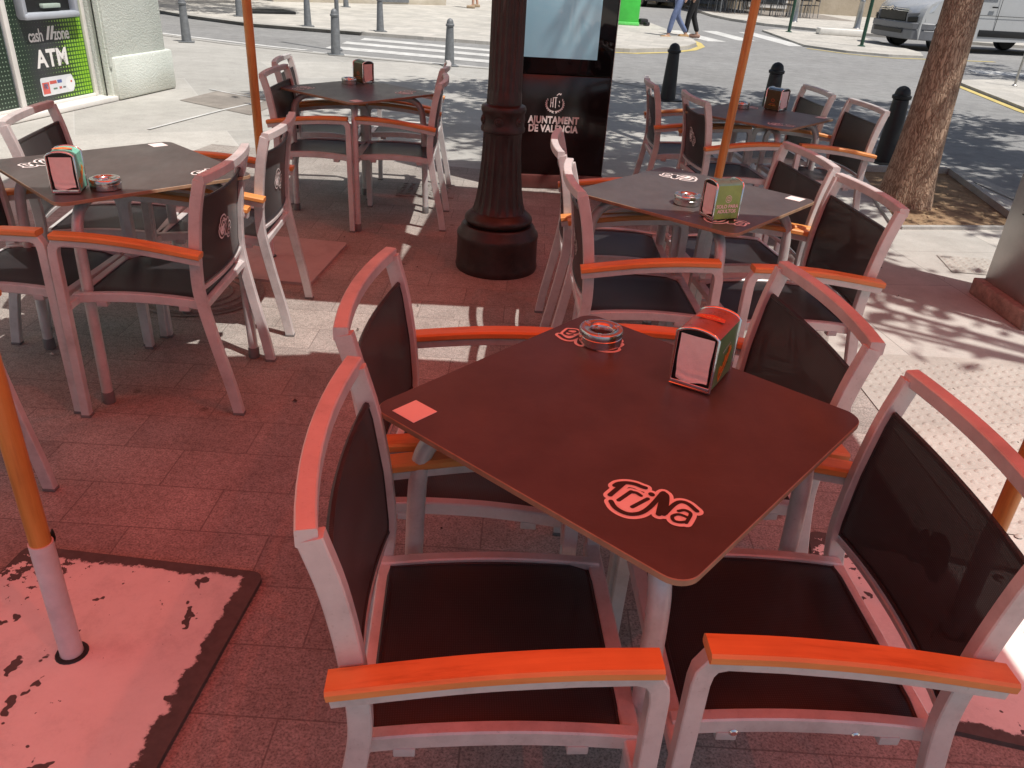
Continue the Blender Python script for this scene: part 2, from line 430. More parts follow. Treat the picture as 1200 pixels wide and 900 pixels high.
sheet('slab_pavement', [(1.45, -6), (4.42, -6), (4.42, 3), (4.05, 5.5), (3.85, 6.6), (3.8, 7.6), (2.3, 8.2), (1.7, 6.1), (2.05, 5.35), (1.80, 4.3), (1.42, 3.28), (1.50, 2.2)], .0, M['slabs'])
kb = MB(); ribbon(kb, KERB[1:], .16, .002); tag(kb.build('kerb_line', M['kerb'], sharp=None), kind='structure')
sheet('brown_paving', [(-3.63, 8.5), (-3.5, 9.25), (-2.62, 8.95), (-2.72, 7.95)], .0005, M['brownpave'])
wl = MB(); ribbon(wl, [(-3.3, 7.0), (-3.05, 8.1), (-2.85, 8.75)], .035, .0035); ribbon(wl, [(-3.62, 9.3), (-2.97, 8.92), (-2.3, 8.75)], .03, .0035)
tag(wl.build('pale_joint_lines', M['roadpaint'], sharp=None), kind='structure')
# tactile paving with real bumps
tb = MB()
tb.poly([(1.46, 2.0, .004), (2.72, 1.85, .004), (2.55, 3.30, .004), (1.44, 3.27, .004)])
def dome(b, x, y, a, rx, ry, h, z):
    top = b.bm.verts.new((x, y, z + h)); n = 8; r1 = []; r2_ = []
    for k in range(n):
        t = 2 * math.pi * k / n
        for rr, zz, L in ((1, 0, r1), (.6, h * .8, r2_)):
            px, py = rx * rr * math.cos(t), ry * rr * math.sin(t)
            L.append(b.bm.verts.new((x + px * math.cos(a) - py * math.sin(a), y + px * math.sin(a) + py * math.cos(a), z + zz)))
    for k in range(n):
        b.bm.faces.new((r1[k], r1[(k + 1) % n], r2_[(k + 1) % n], r2_[k])); b.bm.faces.new((r2_[k], r2_[(k + 1) % n], top))
for i in range(26):
    for j in range(28):
        x = 1.50 + i * .048; y = 1.98 + j * .048 + (i % 2) * .024 - (x - 1.5) * .02
        if y < 3.22 and x < 2.62: dome(tb, x, y, R(20), .016, .012, .007, .004)
tag(tb.build('tactile_paving', M['tactile'], sharp=60), kind='structure')
tb = MB(); tb.poly([(2.56, 4.52, .004), (2.86, 4.50, .004), (2.93, 4.82, .004), (2.61, 4.84, .004)])
for i in range(6):
    for j in range(6): dome(tb, 2.60 + i * .05 + j * .007, 4.55 + j * .05, R(20), .017, .013, .006, .004)
tag(tb.build('tactile_paving', M['tactile'], sharp=60), kind='structure')
# manholes
mh = MB(); cx, cy = -1.50, 3.47
for r0, r1, z in ((0, .255, .004), (.265, .285, .005)):
    n = 48
    A = [mh.bm.verts.new((cx + r1 * math.cos(2 * math.pi * k / n), cy + r1 * math.sin(2 * math.pi * k / n), z)) for k in range(n)]
    if r0 == 0: mh.bm.faces.new(A)
    else:
        B = [mh.bm.verts.new((cx + r0 * math.cos(2 * math.pi * k / n), cy + r0 * math.sin(2 * math.pi * k / n), z)) for k in range(n)]
        for k in range(n): mh.bm.faces.new((A[k], A[(k + 1) % n], B[(k + 1) % n], B[k]))
for r in (.09, .14, .19, .235):
    mh.tube([(cx + r * math.cos(t * .2618), cy + r * math.sin(t * .2618), .006) for t in range(24)], .006, 6, closed=True)
tag(mh.build('manhole_cover', M['cover'], sharp=40), 'round cast iron manhole cover with ring pattern beside the left table', 'manhole cover')
mh = MB(); mh.box((-.70, 5.58, .002), (.40, .36, .012), R(4), .003)
for i in range(7):
    for j in range(6): mh.box((-.86 + i * .053, 5.45 + j * .052, .009), (.03, .014, .006), R(45 if (i + j) % 2 else -45))
tag(mh.build('utility_cover', M['cover'], sharp=40), 'square iron utility cover in the floor behind the lamp post', 'utility cover')
# side street and crossings
sp = MB()
ribbon(sp, [(-9.5, 16.6), (-6.38, 14.85), (-4.91, 14.22), (-4.16, 13.92), (-3.7, 13.8)], .13, -.008)
for y0, xl in ((13.35, -3.55), (14.35, -3.5), (15.25, -3.42), (16.1, -3.26)):
    sp.poly([(xl, y0 + .32, -.008), (xl, y0 - .10, -.008), (.6, y0 - .95, -.008), (.6, y0 - .55, -.008)])
for a, b_, c, d in (((3.55, 24.3), (4.05, 24.5), (4.75, 21.4), (4.25, 21.2)), ((4.78, 25.0), (5.25, 25.2), (5.70, 22.3), (5.2, 22.1)), ((5.95, 25.5), (6.45, 25.6), (6.85, 21.6), (6.3, 21.4)), ((7.0, 26.0), (7.4, 26.1), (7.75, 23.2), (7.35, 23.0))):
    sp.poly([(p[0], p[1], -.008) for p in (a, b_, c, d)])
sp.poly([(9.2, 18.2, -.008), (14, 17.6, -.008), (14, 16.9, -.008), (9.0, 17.4, -.008)])
sp.poly([(9.3, 16.2, -.008), (14, 15.6, -.008), (14, 14.9, -.008), (9.1, 15.4, -.008)])
tag(sp.build('crossing_stripes', M['roadpaint'], sharp=None), kind='structure')
slab('far_pavement', [(-30, 23), (-8.8, 19.4), (-7.14, 18.15), (-5.61, 17.25), (-3.4, 16.95), (-.9, 16.7), (1.2, 16.9), (1.2, 34), (-30, 60)], -.1, .05, M['farpave'])
kb = MB(); ribbon(kb, [(-14, 20.8), (-8.8, 19.5), (-7.14, 18.2), (-5.61, 17.3), (-3.4, 17.0)], .3, .054); tag(kb.build('far_kerb', M['kerb'], sharp=None), kind='structure')
dr = MB(); dr.box((0, 0, .03), (1.1, .75, .06), 0, .01); dr.box((0, -.2, .062), (.95, .06, .012)); dr.box((0, .05, .062), (.95, .06, .012)); dr.box((0, .25, .062), (.95, .06, .012))
tag(dr.build('drain_grate', M['ironblack'], loc=(-6.3, 20.3, .05), rz=R(35)), 'dark flat drain grate on the far pavement behind the grey bollards', 'drain')
ISL = [(1.2, 16.9), (1.9, 17.0), (2.74, 17.75), (3.31, 18.6), (3.68, 19.6), (3.78, 20.6), (3.72, 21.4), (3.3, 27.5), (2.9, 60), (1.2, 60)]
slab('corner_pavement', ISL, -.1, .06, M['farpave'])
yb = MB(); ribbon(yb, [(p[0] + .10, p[1] - .12) for p in ISL[:7]], .16, -.006); ribbon(yb, [(6.63, 21.0), (7.38, 20.1), (8.2, 19.8), (9.2, 20.1), (11, 20.6)], .13, -.006); ribbon(yb, [(7.5, 15.6), (7.36, 14.48), (7.0, 12.0), (6.9, 9)], .12, -.006)
tag(yb.build('yellow_kerb_lines', M['yellowpaint'], sharp=None), kind='structure')
slab('traffic_island', [(6.7, 21.5), (7.4, 20.5), (8.3, 20.2), (9.2, 20.4), (9.6, 21.5), (9.9, 26.5), (7.6, 27.5), (6.9, 26.5)], -.1, .035, M['farpave'])
slab('right_pavement', [(7.6, 15.4), (7.45, 14.4), (7.1, 12.0), (7.05, 9), (16, 8), (16, 15.8), (9, 16.2)], -.1, .03, M['farpave'])
slab('far_right_pavement', [(6.7, 33.5), (7.03, 31.3), (7.78, 29.6), (9.91, 27.8), (14, 26.6), (40, 27), (40, 60), (6.9, 60), (6.75, 38)], -.1, .07, M['farpave'])
slab('terrace_pad', [(7.0, 46), (7.0, 37), (7.1, 35), (13, 35.5), (13, 46)], .05, .075, M['brownpave'])
# tree pit
PIT = [(2.60, 5.42), (3.55, 5.62), (3.80, 7.30), (2.95, 7.15)]
sheet('tree_pit_soil', PIT, .006, M['soil'])
pk = MB()
for i in range(4):
    a, b_ = Vector((*PIT[i], 0)), Vector((*PIT[(i + 1) % 4], 0)); d = (b_ - a); n = Vector((d.y, -d.x, 0)).normalized() * .045
    h = .055 if i in (1, 2) else .02
    pk.prism([(a.x, a.y), (b_.x, b_.y), (b_.x + n.x, b_.y + n.y), (a.x + n.x, a.y + n.y)], -.01, h + .001 * i)
tag(pk.build('tree_pit_edging', M['kerb'], sharp=None), kind='structure')
lb = MB()
for i in range(420):
    u, v = random.random(), random.random()
    p = (Vector(PIT[0]) * (1 - u) + Vector(PIT[1]) * u) * (1 - v) + (Vector(PIT[3]) * (1 - u) + Vector(PIT[2]) * u) * v
    a = random.random() * 6.28; s_ = random.uniform(.006, .016); z = .012 + random.random() * .006
    lb.poly([(p.x + s_ * math.cos(a + q) * k, p.y + s_ * math.sin(a + q) * k, z + .004 * random.random()) for q, k in ((0, 1.5), (1.57, .6), (3.14, 1.5), (4.71, .6))])
tag(lb.build('leaf_litter', plain('dry_leaves', (.32, .22, .12), .8, 0, .5, 30, 0), sharp=None), 'dry leaf litter scattered in the tree pit', 'leaf litter', kind='stuff')
tr_ = MB(); tr_.box((0, 0, .02), (.05, .035, .03), .4, .01)
tag(tr_.build('litter_scrap', M['napkin'], loc=(3.22, 6.55, .008)), 'small white paper scrap lying on the soil of the tree pit', 'litter')

cb = MB(); rq = random.Random(21)
for i in range(150):
    x, y = rq.uniform(-2.4, 2.6), rq.uniform(.9, 6.2); a = rq.random() * 6.28; s_ = rq.uniform(.002, .0065) * (1.8 if rq.random() > .93 else 1)
    k = [rq.uniform(.5, 1.3) for _ in range(5)]
    V = [cb.bm.verts.new((x + s_ * k[q] * math.cos(a + q * 1.257), y + s_ * k[q] * .7 * math.sin(a + q * 1.257), .006)) for q in range(5)]
    t_ = cb.bm.verts.new((x, y, .006 + s_ * .8)); m_ = 0 if rq.random() > .35 else 1
    for q in range(5): cb.bm.faces.new((V[q], V[(q + 1) % 5], t_)).material_index = m_
tag(cb.build('floor_crumbs', [plain('dark_crumb', (.06, .045, .035), .9, 0, .4, 30, 0), plain('pale_crumb', (.55, .50, .44), .9, 0, .3, 30, 0)], sharp=None), 'tiny crumbs and grit scattered over the terrace floor', 'crumbs', kind='stuff')
# ------------------------------------------------------------------ logo strokes (metres, centre at origin)
LOGO = [(0.0043, [(-0.0527, 0.0433), (-0.0454, 0.0494), (-0.0314, 0.0517), (-0.018, 0.0481), (-0.0088, 0.0413), (-0.0032, 0.038)]), (0.0043, [(-0.0379, 0.0484), (-0.0646, 0.0175)]), (0.0037, [(-0.0285, 0.0274), (-0.0533, 0.0037)]), (0.0033, [(-0.0304, 0.0258), (-0.0214, 0.0245), (-0.0149, 0.0164)]), (0.0037, [(-0.0056, 0.0084), (-0.0347, -0.0133)]), (0.005, [(0.0028, 0.021), (0.0035, 0.0198)]), (0.0043, [(-0.066, 0.0005), (-0.0625, -0.0146), (-0.0524, -0.0268), (-0.04, -0.0318), (-0.0237, -0.028), (-0.0075, -0.0142), (0.0079, 0.005), (0.0211, 0.0233)]), (0.0047, [(0.0237, 0.0248), (0.0034, -0.031)]), (0.0043, [(0.0237, 0.0248), (0.027, 0.0166), (0.021, -0.0057), (0.0112, -0.0308)]), (0.004, [(0.0139, -0.029), (0.0324, -0.0072), (0.0459, 0.0014), (0.057, -0.0042), (0.066, -0.022)]), (0.003, [(0.0366, -0.0226), (0.0473, -0.0202), (0.0543, -0.0283), (0.0485, -0.0406), (0.0413, -0.0517)]), (0.003, [(0.0471, -0.0389), (0.0357, -0.0311), (0.0239, -0.0358), (0.0232, -0.0462), (0.031, -0.0505), (0.0423, -0.0493)])]
def logo_mesh(name, parent, place, k=1.0):
    """white outline strokes with the dark letter strokes on top, as flat relief"""
    b = MB(); zz = [0.0]
    def cap(p, q, w, z, mi):
        p, q = Vector((*p, 0)), Vector((*q, 0)); t = (q - p); t = t.normalized() if t.length > 1e-6 else Vector((1, 0, 0))
        a0 = math.atan2(t.y, t.x); pts = []
        for i in range(9): a = a0 - math.pi / 2 + math.pi * i / 8; pts.append((q.x + w * math.cos(a), q.y + w * math.sin(a)))
        for i in range(9): a = a0 + math.pi / 2 + math.pi * i / 8; pts.append((p.x + w * math.cos(a), p.y + w * math.sin(a)))
        b.poly([place(x * k, y * k, z) for x, y in pts], mi)
    z = .0003
    for mi, ex in ((0, .0066), (1, 0)):
        for w_, pts in LOGO:
            S = [v.to_2d() for v in smooth_path([(x, y, 0) for x, y in pts], 4)]
            for p, q in zip(S, S[1:]):
                cap(p, q, (w_ + ex), z, mi); z += .000006
        if mi == 0:   # white fill inside the smile of the T
            for p, q in (((-.045, .012), (-.04, -.018)), ((-.03, .012), (-.03, -.018)), ((-.012, .012), (-.02, -.012)), ((-.055, .0), (-.045, -.015)), ((.036, -.006), (.05, -.012))):
                cap(p, q, .008, z, 0); z += .000006
            cap((.041, -.041), (.041, -.040), .003, .0015, 0)
        z += .0001
    return b.build(name, [M['white'], M['darkprint']], parent, sharp=None, recalc=False)

# ------------------------------------------------------------------ cafe chair
GC = 'cafe chairs around the terrace tables'
def chair_xz(t):  # rear leg and back post profile by height
    P = [(-.262, 0), (-.244, .12), (-.214, .27), (-.188, .42), (-.182, .50), (-.190, .62), (-.208, .74), (-.236, .848)]
    for (x0, z0), (x1, z1) in zip(P, P[1:]):
        if t <= z1: return x0 + (x1 - x0) * (t - z0) / (z1 - z0)
    return P[-1][0]
def make_chair():
    root = empty('cafe_chair', (0, 0, 0))
    al = M['alu']
    for s in (1, -1):
        b = MB()   # rear leg: one curved piece from foot to the top rail
        path = smooth_path([(-.262, s * .212, .006), (-.244, s * .214, .12), (-.214, s * .218, .27), (-.188, s * .222, .42), (-.182, s * .224, .50), (-.190, s * .226, .62), (-.208, s * .228, .74), (-.232, s * .229, .834)], 4)
        b.bar(path, .024, .036, (0, 1, 0), .0022)
        lg = b.build('rear_leg', al, root)
        b = MB(); b.box((-.262, s * .212, .005), (.038, .028, .010), 0, .002); b.build('foot_cap', M['rubber'], lg)
        b = MB()   # front leg turning into the arm bearer
        path = [(.244, s * .274, .006), (.241, s * .270, .3), (.239, s * .264, .585)]
        path += [(.236, s * .263, .606), (.226, s * .262, .6225), (.205, s * .262, .629)]
        path += [Vector(p) for p in smooth_path([(.12, s * .262, .6265), (0, s * .262, .6175), (-.10, s * .262, .6045), (-.215, s * .262, .586)], 4)]
        b.sweep(path, [(.0135, -.0125), (.0135, .0125), (.0115, .0145), (-.0115, .0145), (-.0135, .0125), (-.0135, -.0125), (-.0115, -.0145), (.0115, -.0145)], (0, 1, 0))
        lg = b.build('front_leg', al, root)
        b = MB(); b.box((.244, s * .274, .005), (.034, .032, .010), 0, .002); b.build('foot_cap', M['rubber'], lg)
        b = MB()   # wooden arm pad
        path = smooth_path([(-.218, s * .262, .603), (-.10, s * .262, .6215), (.0, s * .262, .6345), (.12, s * .262, .6435), (.236, s * .262, .6455)], 5)
        b.sweep(path, [(.0205, -.0095), (.0235, -.006), (.0235, .005), (.019, .0095), (-.019, .0095), (-.0235, .005), (-.0235, -.006), (-.0205, -.0095)], (0, 1, 0))
        b.build('armrest', M['armwood'], root)
        b = MB(); b.box((-.192, s * .243, .592), (.03, .016, .02), 0, .002); b.build('arm_bracket', al, root)
    b = MB()   # seat frame
    for s in (1, -1):
        b.bar(smooth_path([(-.190, s * .199, .408), (-.09, s * .199, .419), (.03, s * .199, .424), (.13, s * .199, .421), (.240, s * .199, .412)], 4), .024, .032, (0, 1, 0), .003)
    b.bar([(.236, -.262, .4085), (.236, .262, .4085)], .030, .026, (1, 0, 0), .003)
    b.bar([(-.184, -.212, .4075), (-.184, .212, .4075)], .026, .026, (1, 0, 0), .003)
    b.build('seat_frame', al, root)
    for s in (1, -1):
        for x in (-.12, .15):
            b = MB(); b.box((x, s * .200, .3985 if x > 0 else .396), (.034, .026, .018), 0, .002); b.build('stacking_pad', M['padgrey'], root)
    b = MB()   # seat cloth, slightly dished
    def f(u, v, dz=0):
        x = -.172 + u * .390; y = (v - .5) * .372
        arch = .0135 * (1 - ((u - .55) / .55) ** 2)
        sag = -.012 * (1 - abs(2 * v - 1) ** 2.5) * math.sin(math.pi * min(max(u, 0), 1)) ** .6
        roll_ = -.006 * max(0, abs(2 * v - 1) - .9) * 10 - .010 * max(0, (u - .94)) * 16
        return (x, y, .4225 + arch + sag + roll_ + dz)
    b.grid(lambda u, v: f(u, v), 12, 12); b.grid(lambda u, v: f(u, v, -.004), 12, 12)
    for v in (0, 1):
        b.tube([f(u / 10, v, -.002) for u in range(11)], .0045, 6)
    for u in (0, 1):
        b.tube([f(u, v / 10, -.002) for v in range(11)], .0055, 6)
    b.build('seat', M['fabric'], root, recalc=False)
    b = MB()   # back cloth between the posts
    def g(u, v, d=0):
        z = .485 + u * (.282 - .008 * (1 - (2 * v - 1) ** 2)); y = (v - .5) * .424
        bow = -.022 * (1 - (2 * v - 1) ** 2)
        return (chair_xz(z) + .004 + bow + d, y * (1 + (u - .5) * .02), z)
    b.grid(lambda u, v: g(u, v), 10, 12); b.grid(lambda u, v: g(u, v, -.004), 10, 12)
    b.tube([g(1, v / 12, -.002) for v in range(13)], .0065, 6); b.tube([g(0, v / 12, -.002) for v in range(13)], .006, 6)
    for v in (0, 1): b.tube([g(u / 10, v, -.002) for u in range(11)], .004, 6)
    b.build('backrest', M['backfabric'], root, recalc=False)
    b = MB()   # bowed top rail
    n = 10
    path = [(-.235 - .024 * (1 - (2 * k / n - 1) ** 2), (k / n - .5) * .479, .837) for k in range(n + 1)]
    b.bar(path, .028, .029, (0, 0, 1), .0025)
    b.build('back_rail', al, root); b = MB()
    b.bar([(chair_xz(.47) + .001 - .018 * (1 - (2 * k / n - 1) ** 2), (k / n - .5) * .434, .468) for k in range(n + 1)], .014, .012, (0, 0, 1), .002)
    b.build('lower_rail', al, root)
    # printed logo on the outside of the back
    def place(x, y, z):
        u = (.63 + y - .485) / .292; v = .5 - x / .424
        p = g(u, v, -.0062 - z); return p
    logo_mesh('logo', root, place, .85)
    return root

chair0 = make_chair()
CH = {
 'A': (-.027, 1.021, 4.7, 'front left cafe chair beside the lettered near corner of the nearest table'),
 'B': (-.088, 1.588, -1.9, 'chair behind the front left one, its back by the square sticker of the nearest table'),
 'D': (.522, 1.085, 182.7, 'front right cafe chair with dark mesh seat, standing over the painted base plate'),
 'C': (.463, 1.66, 187.2, 'chair behind the red topped napkin dispenser at the right of the nearest table'),
 'P': (-1.232, 2.607, 182.0, 'chair with printed logo and long red arm at the near right of the left table'),
 'Q': (-1.242, 3.267, 183.5, 'chair with printed logo between the left table and the reddish parasol base plate'),
 'Z': (-1.745, 2.62, 0, 'chair at the left table whose back is cut off by the left frame edge'),
 'M': (-1.74, 3.22, 9, 'chair in front of the cash machine at the far side of the left table'),
 'V': (-.756, 4.874, 182.7, 'nearer right hand chair of the far left table, next to the lamp post'),
 'V2': (-.81, 5.54, 182, 'farther right hand chair of the far left table, over the square iron cover'),
 'W': (-1.25, 4.82, 0, 'chair right behind the thin orange pole at the far left table'),
 'W2': (-1.36, 5.37, 5, 'farther left hand chair of the far left table, just right of the orange pole'),
 'R': (.405, 2.736, 2.8, 'nearer left hand chair of the middle right table, its top rail half in sunlight'),
 'S': (.366, 3.30, 0, 'chair at the middle right table with its back right before the kiosk lettering'),
 'X': (.962, 2.747, 186.3, 'chair of the middle right table standing nearest the tree pit and sunny slabs'),
 'Y': (.927, 3.31, 188.1, 'chair at the white card corner of the middle right table, farther from the camera'),
 'G': (1.183, 4.869, 6.8, 'chair with printed logo just left of the orange pole at the far right table'),
 'H': (1.004, 5.43, 0.1, 'leftmost chair of the far right table, near the dark bollard and the kiosk'),
 'J': (1.758, 4.931, 185.4, 'nearer right hand chair of the far right table, beside the black bollard at the tree'),
 'K': (1.643, 5.50, 185, 'farther right hand chair of the far right table, its back against the shaded road'),
 'N': (-1.625, 1.69, 180, 'chair cut off by the frame with only one rear leg showing by the left pole'),
}
for i, (k, (x, y, a, lab)) in enumerate(CH.items()):
    o = chair0 if i == 0 else copy_tree(chair0)
    o.location = (x, y, 0); o.rotation_euler = (0, 0, R(a))
    tag(o, lab, 'chair', GC)
    if k == 'D':
        for xx in (-.06, .14):
            b = MB(); b.lathe([(.0075, 0), (.0075, .002), (.005, .004)], 12)
            bo = b.build('bolt', M['chrome'], o); bo.location = (xx, .211, .408 if xx > 0 else .408); bo.rotation_euler = (R(-90), 0, 0)

# ------------------------------------------------------------------ tables
GT = 'square dark topped terrace tables'
HS = .672
def make_table():
    root = empty('cafe_table', (0, 0, 0))
    b = MB(); r = .038; h = HS / 2; pts = []
    for cx, cy, a0 in ((h - r, h - r, 0), (-h + r, h - r, 90), (-h + r, -h + r, 180), (h - r, -h + r, 270)):
        for k in range(9):
            a = R(a0 + k * 90 / 8); pts.append((cx + r * math.cos(a), cy + r * math.sin(a)))
    c, s = math.cos(R(45)), math.sin(R(45))
    pts = [(x * c - y * s, x * s + y * c) for x, y in pts]
    inner = [(x * .9965, y * .9965) for x, y in pts]
    n = len(pts)
    z0, z1 = .728, .740
    A = [b.bm.verts.new((x, y, z0 + .001)) for x, y in pts]; B = [b.bm.verts.new((x, y, z1 - .0012)) for x, y in pts]; Cc = [b.bm.verts.new((x, y, z1)) for x, y in inner]
    Dd = [b.bm.verts.new((x, y, z0)) for x, y in inner]
    b.bm.faces.new(Cc).material_index = 0; b.bm.faces.new(Dd[::-1]).material_index = 0
    for i in range(n):
        j = (i + 1) % n
        b.bm.faces.new((A[i], A[j], B[j], B[i])).material_index = 1
        b.bm.faces.new((B[i], B[j], Cc[j], Cc[i])).material_index = 1
        b.bm.faces.new((Dd[i], Dd[j], A[j], A[i])).material_index = 1
    b.build('tabletop', [M['top'], M['edge']], root, sharp=30)
    b = MB(); b.box((0, 0, .716), (.16, .16, .018), 0, .003)
    b.build('centre_plate', M['ironblack'], root)
    for k in range(4):
        a = R(k * 90); dx, dy = math.cos(a), math.sin(a)
        P = [(.07, .706), (.22, .706), (.30, .700), (.345, .682), (.373, .648), (.385, .60), (.392, .50), (.400, .25), (.406, .035)]
        b = MB(); b.tube(smooth_path([(dx * q, dy * q, z) for q, z in P], 4), .0185, 14)
        lg = b.build('leg', M['alu'], root)
        b = MB(); b.lathe([(.020, 0), (.0215, .004), (.0215, .04), (.019, .045)], 14, (dx * .406, dy * .406, 0)); b.build('foot', M['rubber'], lg)
    logo_mesh('logo', root, lambda x, y, z: (x - .006, y - .283, .740 + z))
    logo_mesh('logo', root, lambda x, y, z: (-x - .02, -y + .318, .740 + z))
    b = MB(); b.box((-.393, -.015, .7405), (.058, .058, .0009), R(45)); b.build('sticker', M['white'], root)
    return root
t0 = make_table()
TB = [(.215, 1.30, 4.9, 'nearest table, dark top glowing red, with a red topped napkin dispenser'),
      (.643, 2.974, 185.3, 'middle right table in sunlight with the lime green adults only napkin dispenser'),
      (-1.458, 2.832, -87.3, 'left table with the green and teal napkin dispenser in front of the cash machine'),
      (-1.036, 4.974, 98, 'far left table standing left of the lamp post'),
      (1.392, 5.037, 184.7, 'far right table beside the tree and black bollards')]
for i, (x, y, a, lab) in enumerate(TB):
    o = t0 if i == 0 else copy_tree(t0)
    o.location = (x, y, 0); o.rotation_euler = (0, 0, R(a)); tag(o, lab, 'table', GT)

# ------------------------------------------------------------------ napkin dispensers and ashtrays
def dispenser(loc, rz, side, top, label, deco, w=.082, d=.118, h=.132):
    root = empty('napkin_dispenser', loc, rz, label, 'napkin dispenser', 'napkin dispensers on the tables')
    # body shell: arched top profile in x-z extruded along y (front = -y)
    n = 10; prof = [(-w / 2, .006), (-w / 2 + .0, h - .013)]
    for k in range(1, n):
        t = k / n; prof.append((-w / 2 + w * t, h - .013 + .013 * math.sin(math.pi * t) ** .6))
    prof += [(w / 2, h - .013), (w / 2, .006)]
    b = MB()
    y0, y1 = -d / 2 + .004, d / 2 - .004
    A = [b.bm.verts.new((x, y0, z)) for x, z in prof]; B = [b.bm.verts.new((x, y1, z)) for x, z in prof]
    for i in range(len(prof) - 1):
        f = b.bm.faces.new((A[i], A[i + 1], B[i + 1], B[i]))
        f.material_index = 1 if 0 < i < len(prof) - 2 else 0
    b.bm.faces.new((A[-1], A[0], B[0], B[-1])).material_index = 0
    b.build('casing', [side, top], root, sharp=50)
    for yy in (y0 - .002, y1 + .002):   # chromed end frames
        b = MB()
        b.tube([(x * 1.0, yy, z) for x, z in prof] , .0036, 8, closed=True)
        b.box((0, yy, .009), (w - .004, .006, .012), 0, .001)
        b.build('end_frame', M['chrome'], root, sharp=50)
    for yy in (y0 + .004, y1 - .004): b = MB(); b.poly([(x * .97, yy, z) for x, z in prof]); b.build('inner_plate', M['black'], root, sharp=None)
    for sgn in (-1, 1):
        b = MB(); yy = sgn * (d / 2 - .0052)
        def f(u, v):
            x = (u - .5) * (w - .015) * (1 - .05 * (1 - v)); z = .018 + v * (h - .034)
            wv = .0012 * abs(math.sin(u * 4 + v * 3)) + .004 * abs(math.sin(v * 17 + u * 2.2)) * max(0, .38 - v) * 2.0
            return (x + (.0015 * math.sin(7 * v + 1) * (1 - v)), yy + sgn * (wv + .0015), z - .004 * math.sin(u * 5) * (1 - v))
        b.grid(f, 14, 26); b.build('napkin', M['napkin'], root, recalc=False)
    b = MB()
    for sx in (-1, 1):
        for sy in (-1, 1): b.lathe([(.005, 0), (.006, .003), (.005, .008)], 8, (sx * (w / 2 - .008), sy * (d / 2 - .012), 0))
    b.build('foot', M['black'], root)
    deco(root, w, d, h)
    return root
RX90 = Matrix.Rotation(R(90), 4, 'X')
def sideM(sgn, w, y, z, rot=0, off=.0008):   # text plane on the +x / -x side of a dispenser
    return Matrix.Translation((sgn * (w / 2 + off), y, z)) @ Matrix.Rotation(R(90 * sgn), 4, 'Z') @ RX90 @ Matrix.Rotation(R(rot), 4, 'Z')
def scribble(root, M4, name, strokes, wd, mat):
    b = MB(); z = 0
    for st in strokes:
        S = [v.to_2d() for v in smooth_path([(x, y, 0) for x, y in st], 4)]
        for p, q in zip(S, S[1:]):
            t = (q - p).normalized(); nn = Vector((-t.y, t.x)) * wd; e = t * wd * .6
            b.poly([M4 @ Vector((*c, z)) for c in (p - e + nn, p - e - nn, q + e - nn, q + e + nn)]); z += .00001
    return b.build(name, mat, root, sharp=None, recalc=False)
SCRIPT = [[(-.034, -.016), (-.030, .004), (-.022, .006), (-.024, -.004), (-.034, -.006)], [(-.022, -.010), (-.016, -.002), (-.018, -.012), (-.010, -.006), (-.006, .002), (-.010, -.006), (-.002, -.004)],
          [(-.004, -.006), (.004, .012), (.002, .000), (.010, .002)], [(.008, -.002), (.014, .008), (.012, .0), (.020, .004)], [(.018, .002), (.026, .018), (.024, .006), (.034, .012)], [(-.036, -.020), (.0, -.012), (.036, .004)]]
def deco_script(root, w, d, h):
    for s in (1, -1):
        m4 = sideM(s, w, 0, .050, 26)
        scribble(root, m4, 'printed_script', SCRIPT, .0034, M['yellow'])
        scribble(root, m4 @ Matrix.Translation((0, 0, .0006)), 'printed_script', SCRIPT, .0013, M['orangep'])
        b = MB(); m5 = sideM(s, w, .0, .080, 12)
        for i in range(7): b.poly([m5 @ Vector(c) for c in ((-.022 + i * .0064, 0, 0), (-.018 + i * .0064, 0, 0), (-.018 + i * .0064, .003, 0), (-.022 + i * .0064, .003, 0))])
        b.build('small_print', M['white'], root, sharp=None, recalc=False)
    b = MB(); zt = h + .0015
    b.poly([(-.030, -.006, zt - .001), (.030, -.006, zt - .001), (.026, .012, zt - .001), (0, .018, zt + .0005), (-.026, .012, zt - .001)])
    b.build('printed_banner', M['orangep'], root, sharp=None)
    scribble(root, Matrix.Translation((0, .003, zt + .0002)), 'small_print', [[(-.022, -.003), (-.020, .003)], [(-.016, .003), (-.016, -.003), (-.012, -.003)], [(-.008, -.003), (-.008, .003)], [(-.003, .003), (-.003, -.003), (.001, -.003)], [(.005, -.003), (.005, .003), (.009, 0)], [(.013, -.003), (.015, .003), (.018, -.003)]], .0009, M['yellow'])
def deco_adults(root, w, d, h):
    for s in (1, -1):
        text('printed_words', 'SOLO PARA\nADULTOS', .0165, M['white'], root, sideM(s, w, 0, .040), .0004)
        m4 = sideM(s, w, 0, .074)
        ring = [(.0115 * math.cos(t * .5236), .0115 * math.sin(t * .5236)) for t in range(13)]
        scribble(root, m4, 'printed_emblem', [ring, [(-.005, -.004), (-.005, .004), (0, .006), (.005, .004), (.005, -.004), (0, -.006), (-.005, -.004)], [(0, -.005), (0, .005)]], .0009, M['white'])
def deco_plain(root, w, d, h):
    for s in (1, -1):
        scribble(root, sideM(s, w, 0, .050), 'printed_emblem', [[(-.020, -.012), (.020, -.012)], [(-.012, .010), (.0, .018), (.012, .010), (.0, .002), (-.012, .010)]], .0012, M['orangep'])
        scribble(root, sideM(s, w, 0, .030), 'small_print', [[(-.026, 0), (.026, 0)]], .0010, M['yellow'])
ZT = .7405
dispenser((.389, 1.466, ZT), R(-30), M['greenprint'], M['redtin'], 'napkin dispenser with red top and yellow script on its green side, on the nearest table', deco_script, .084, .138)
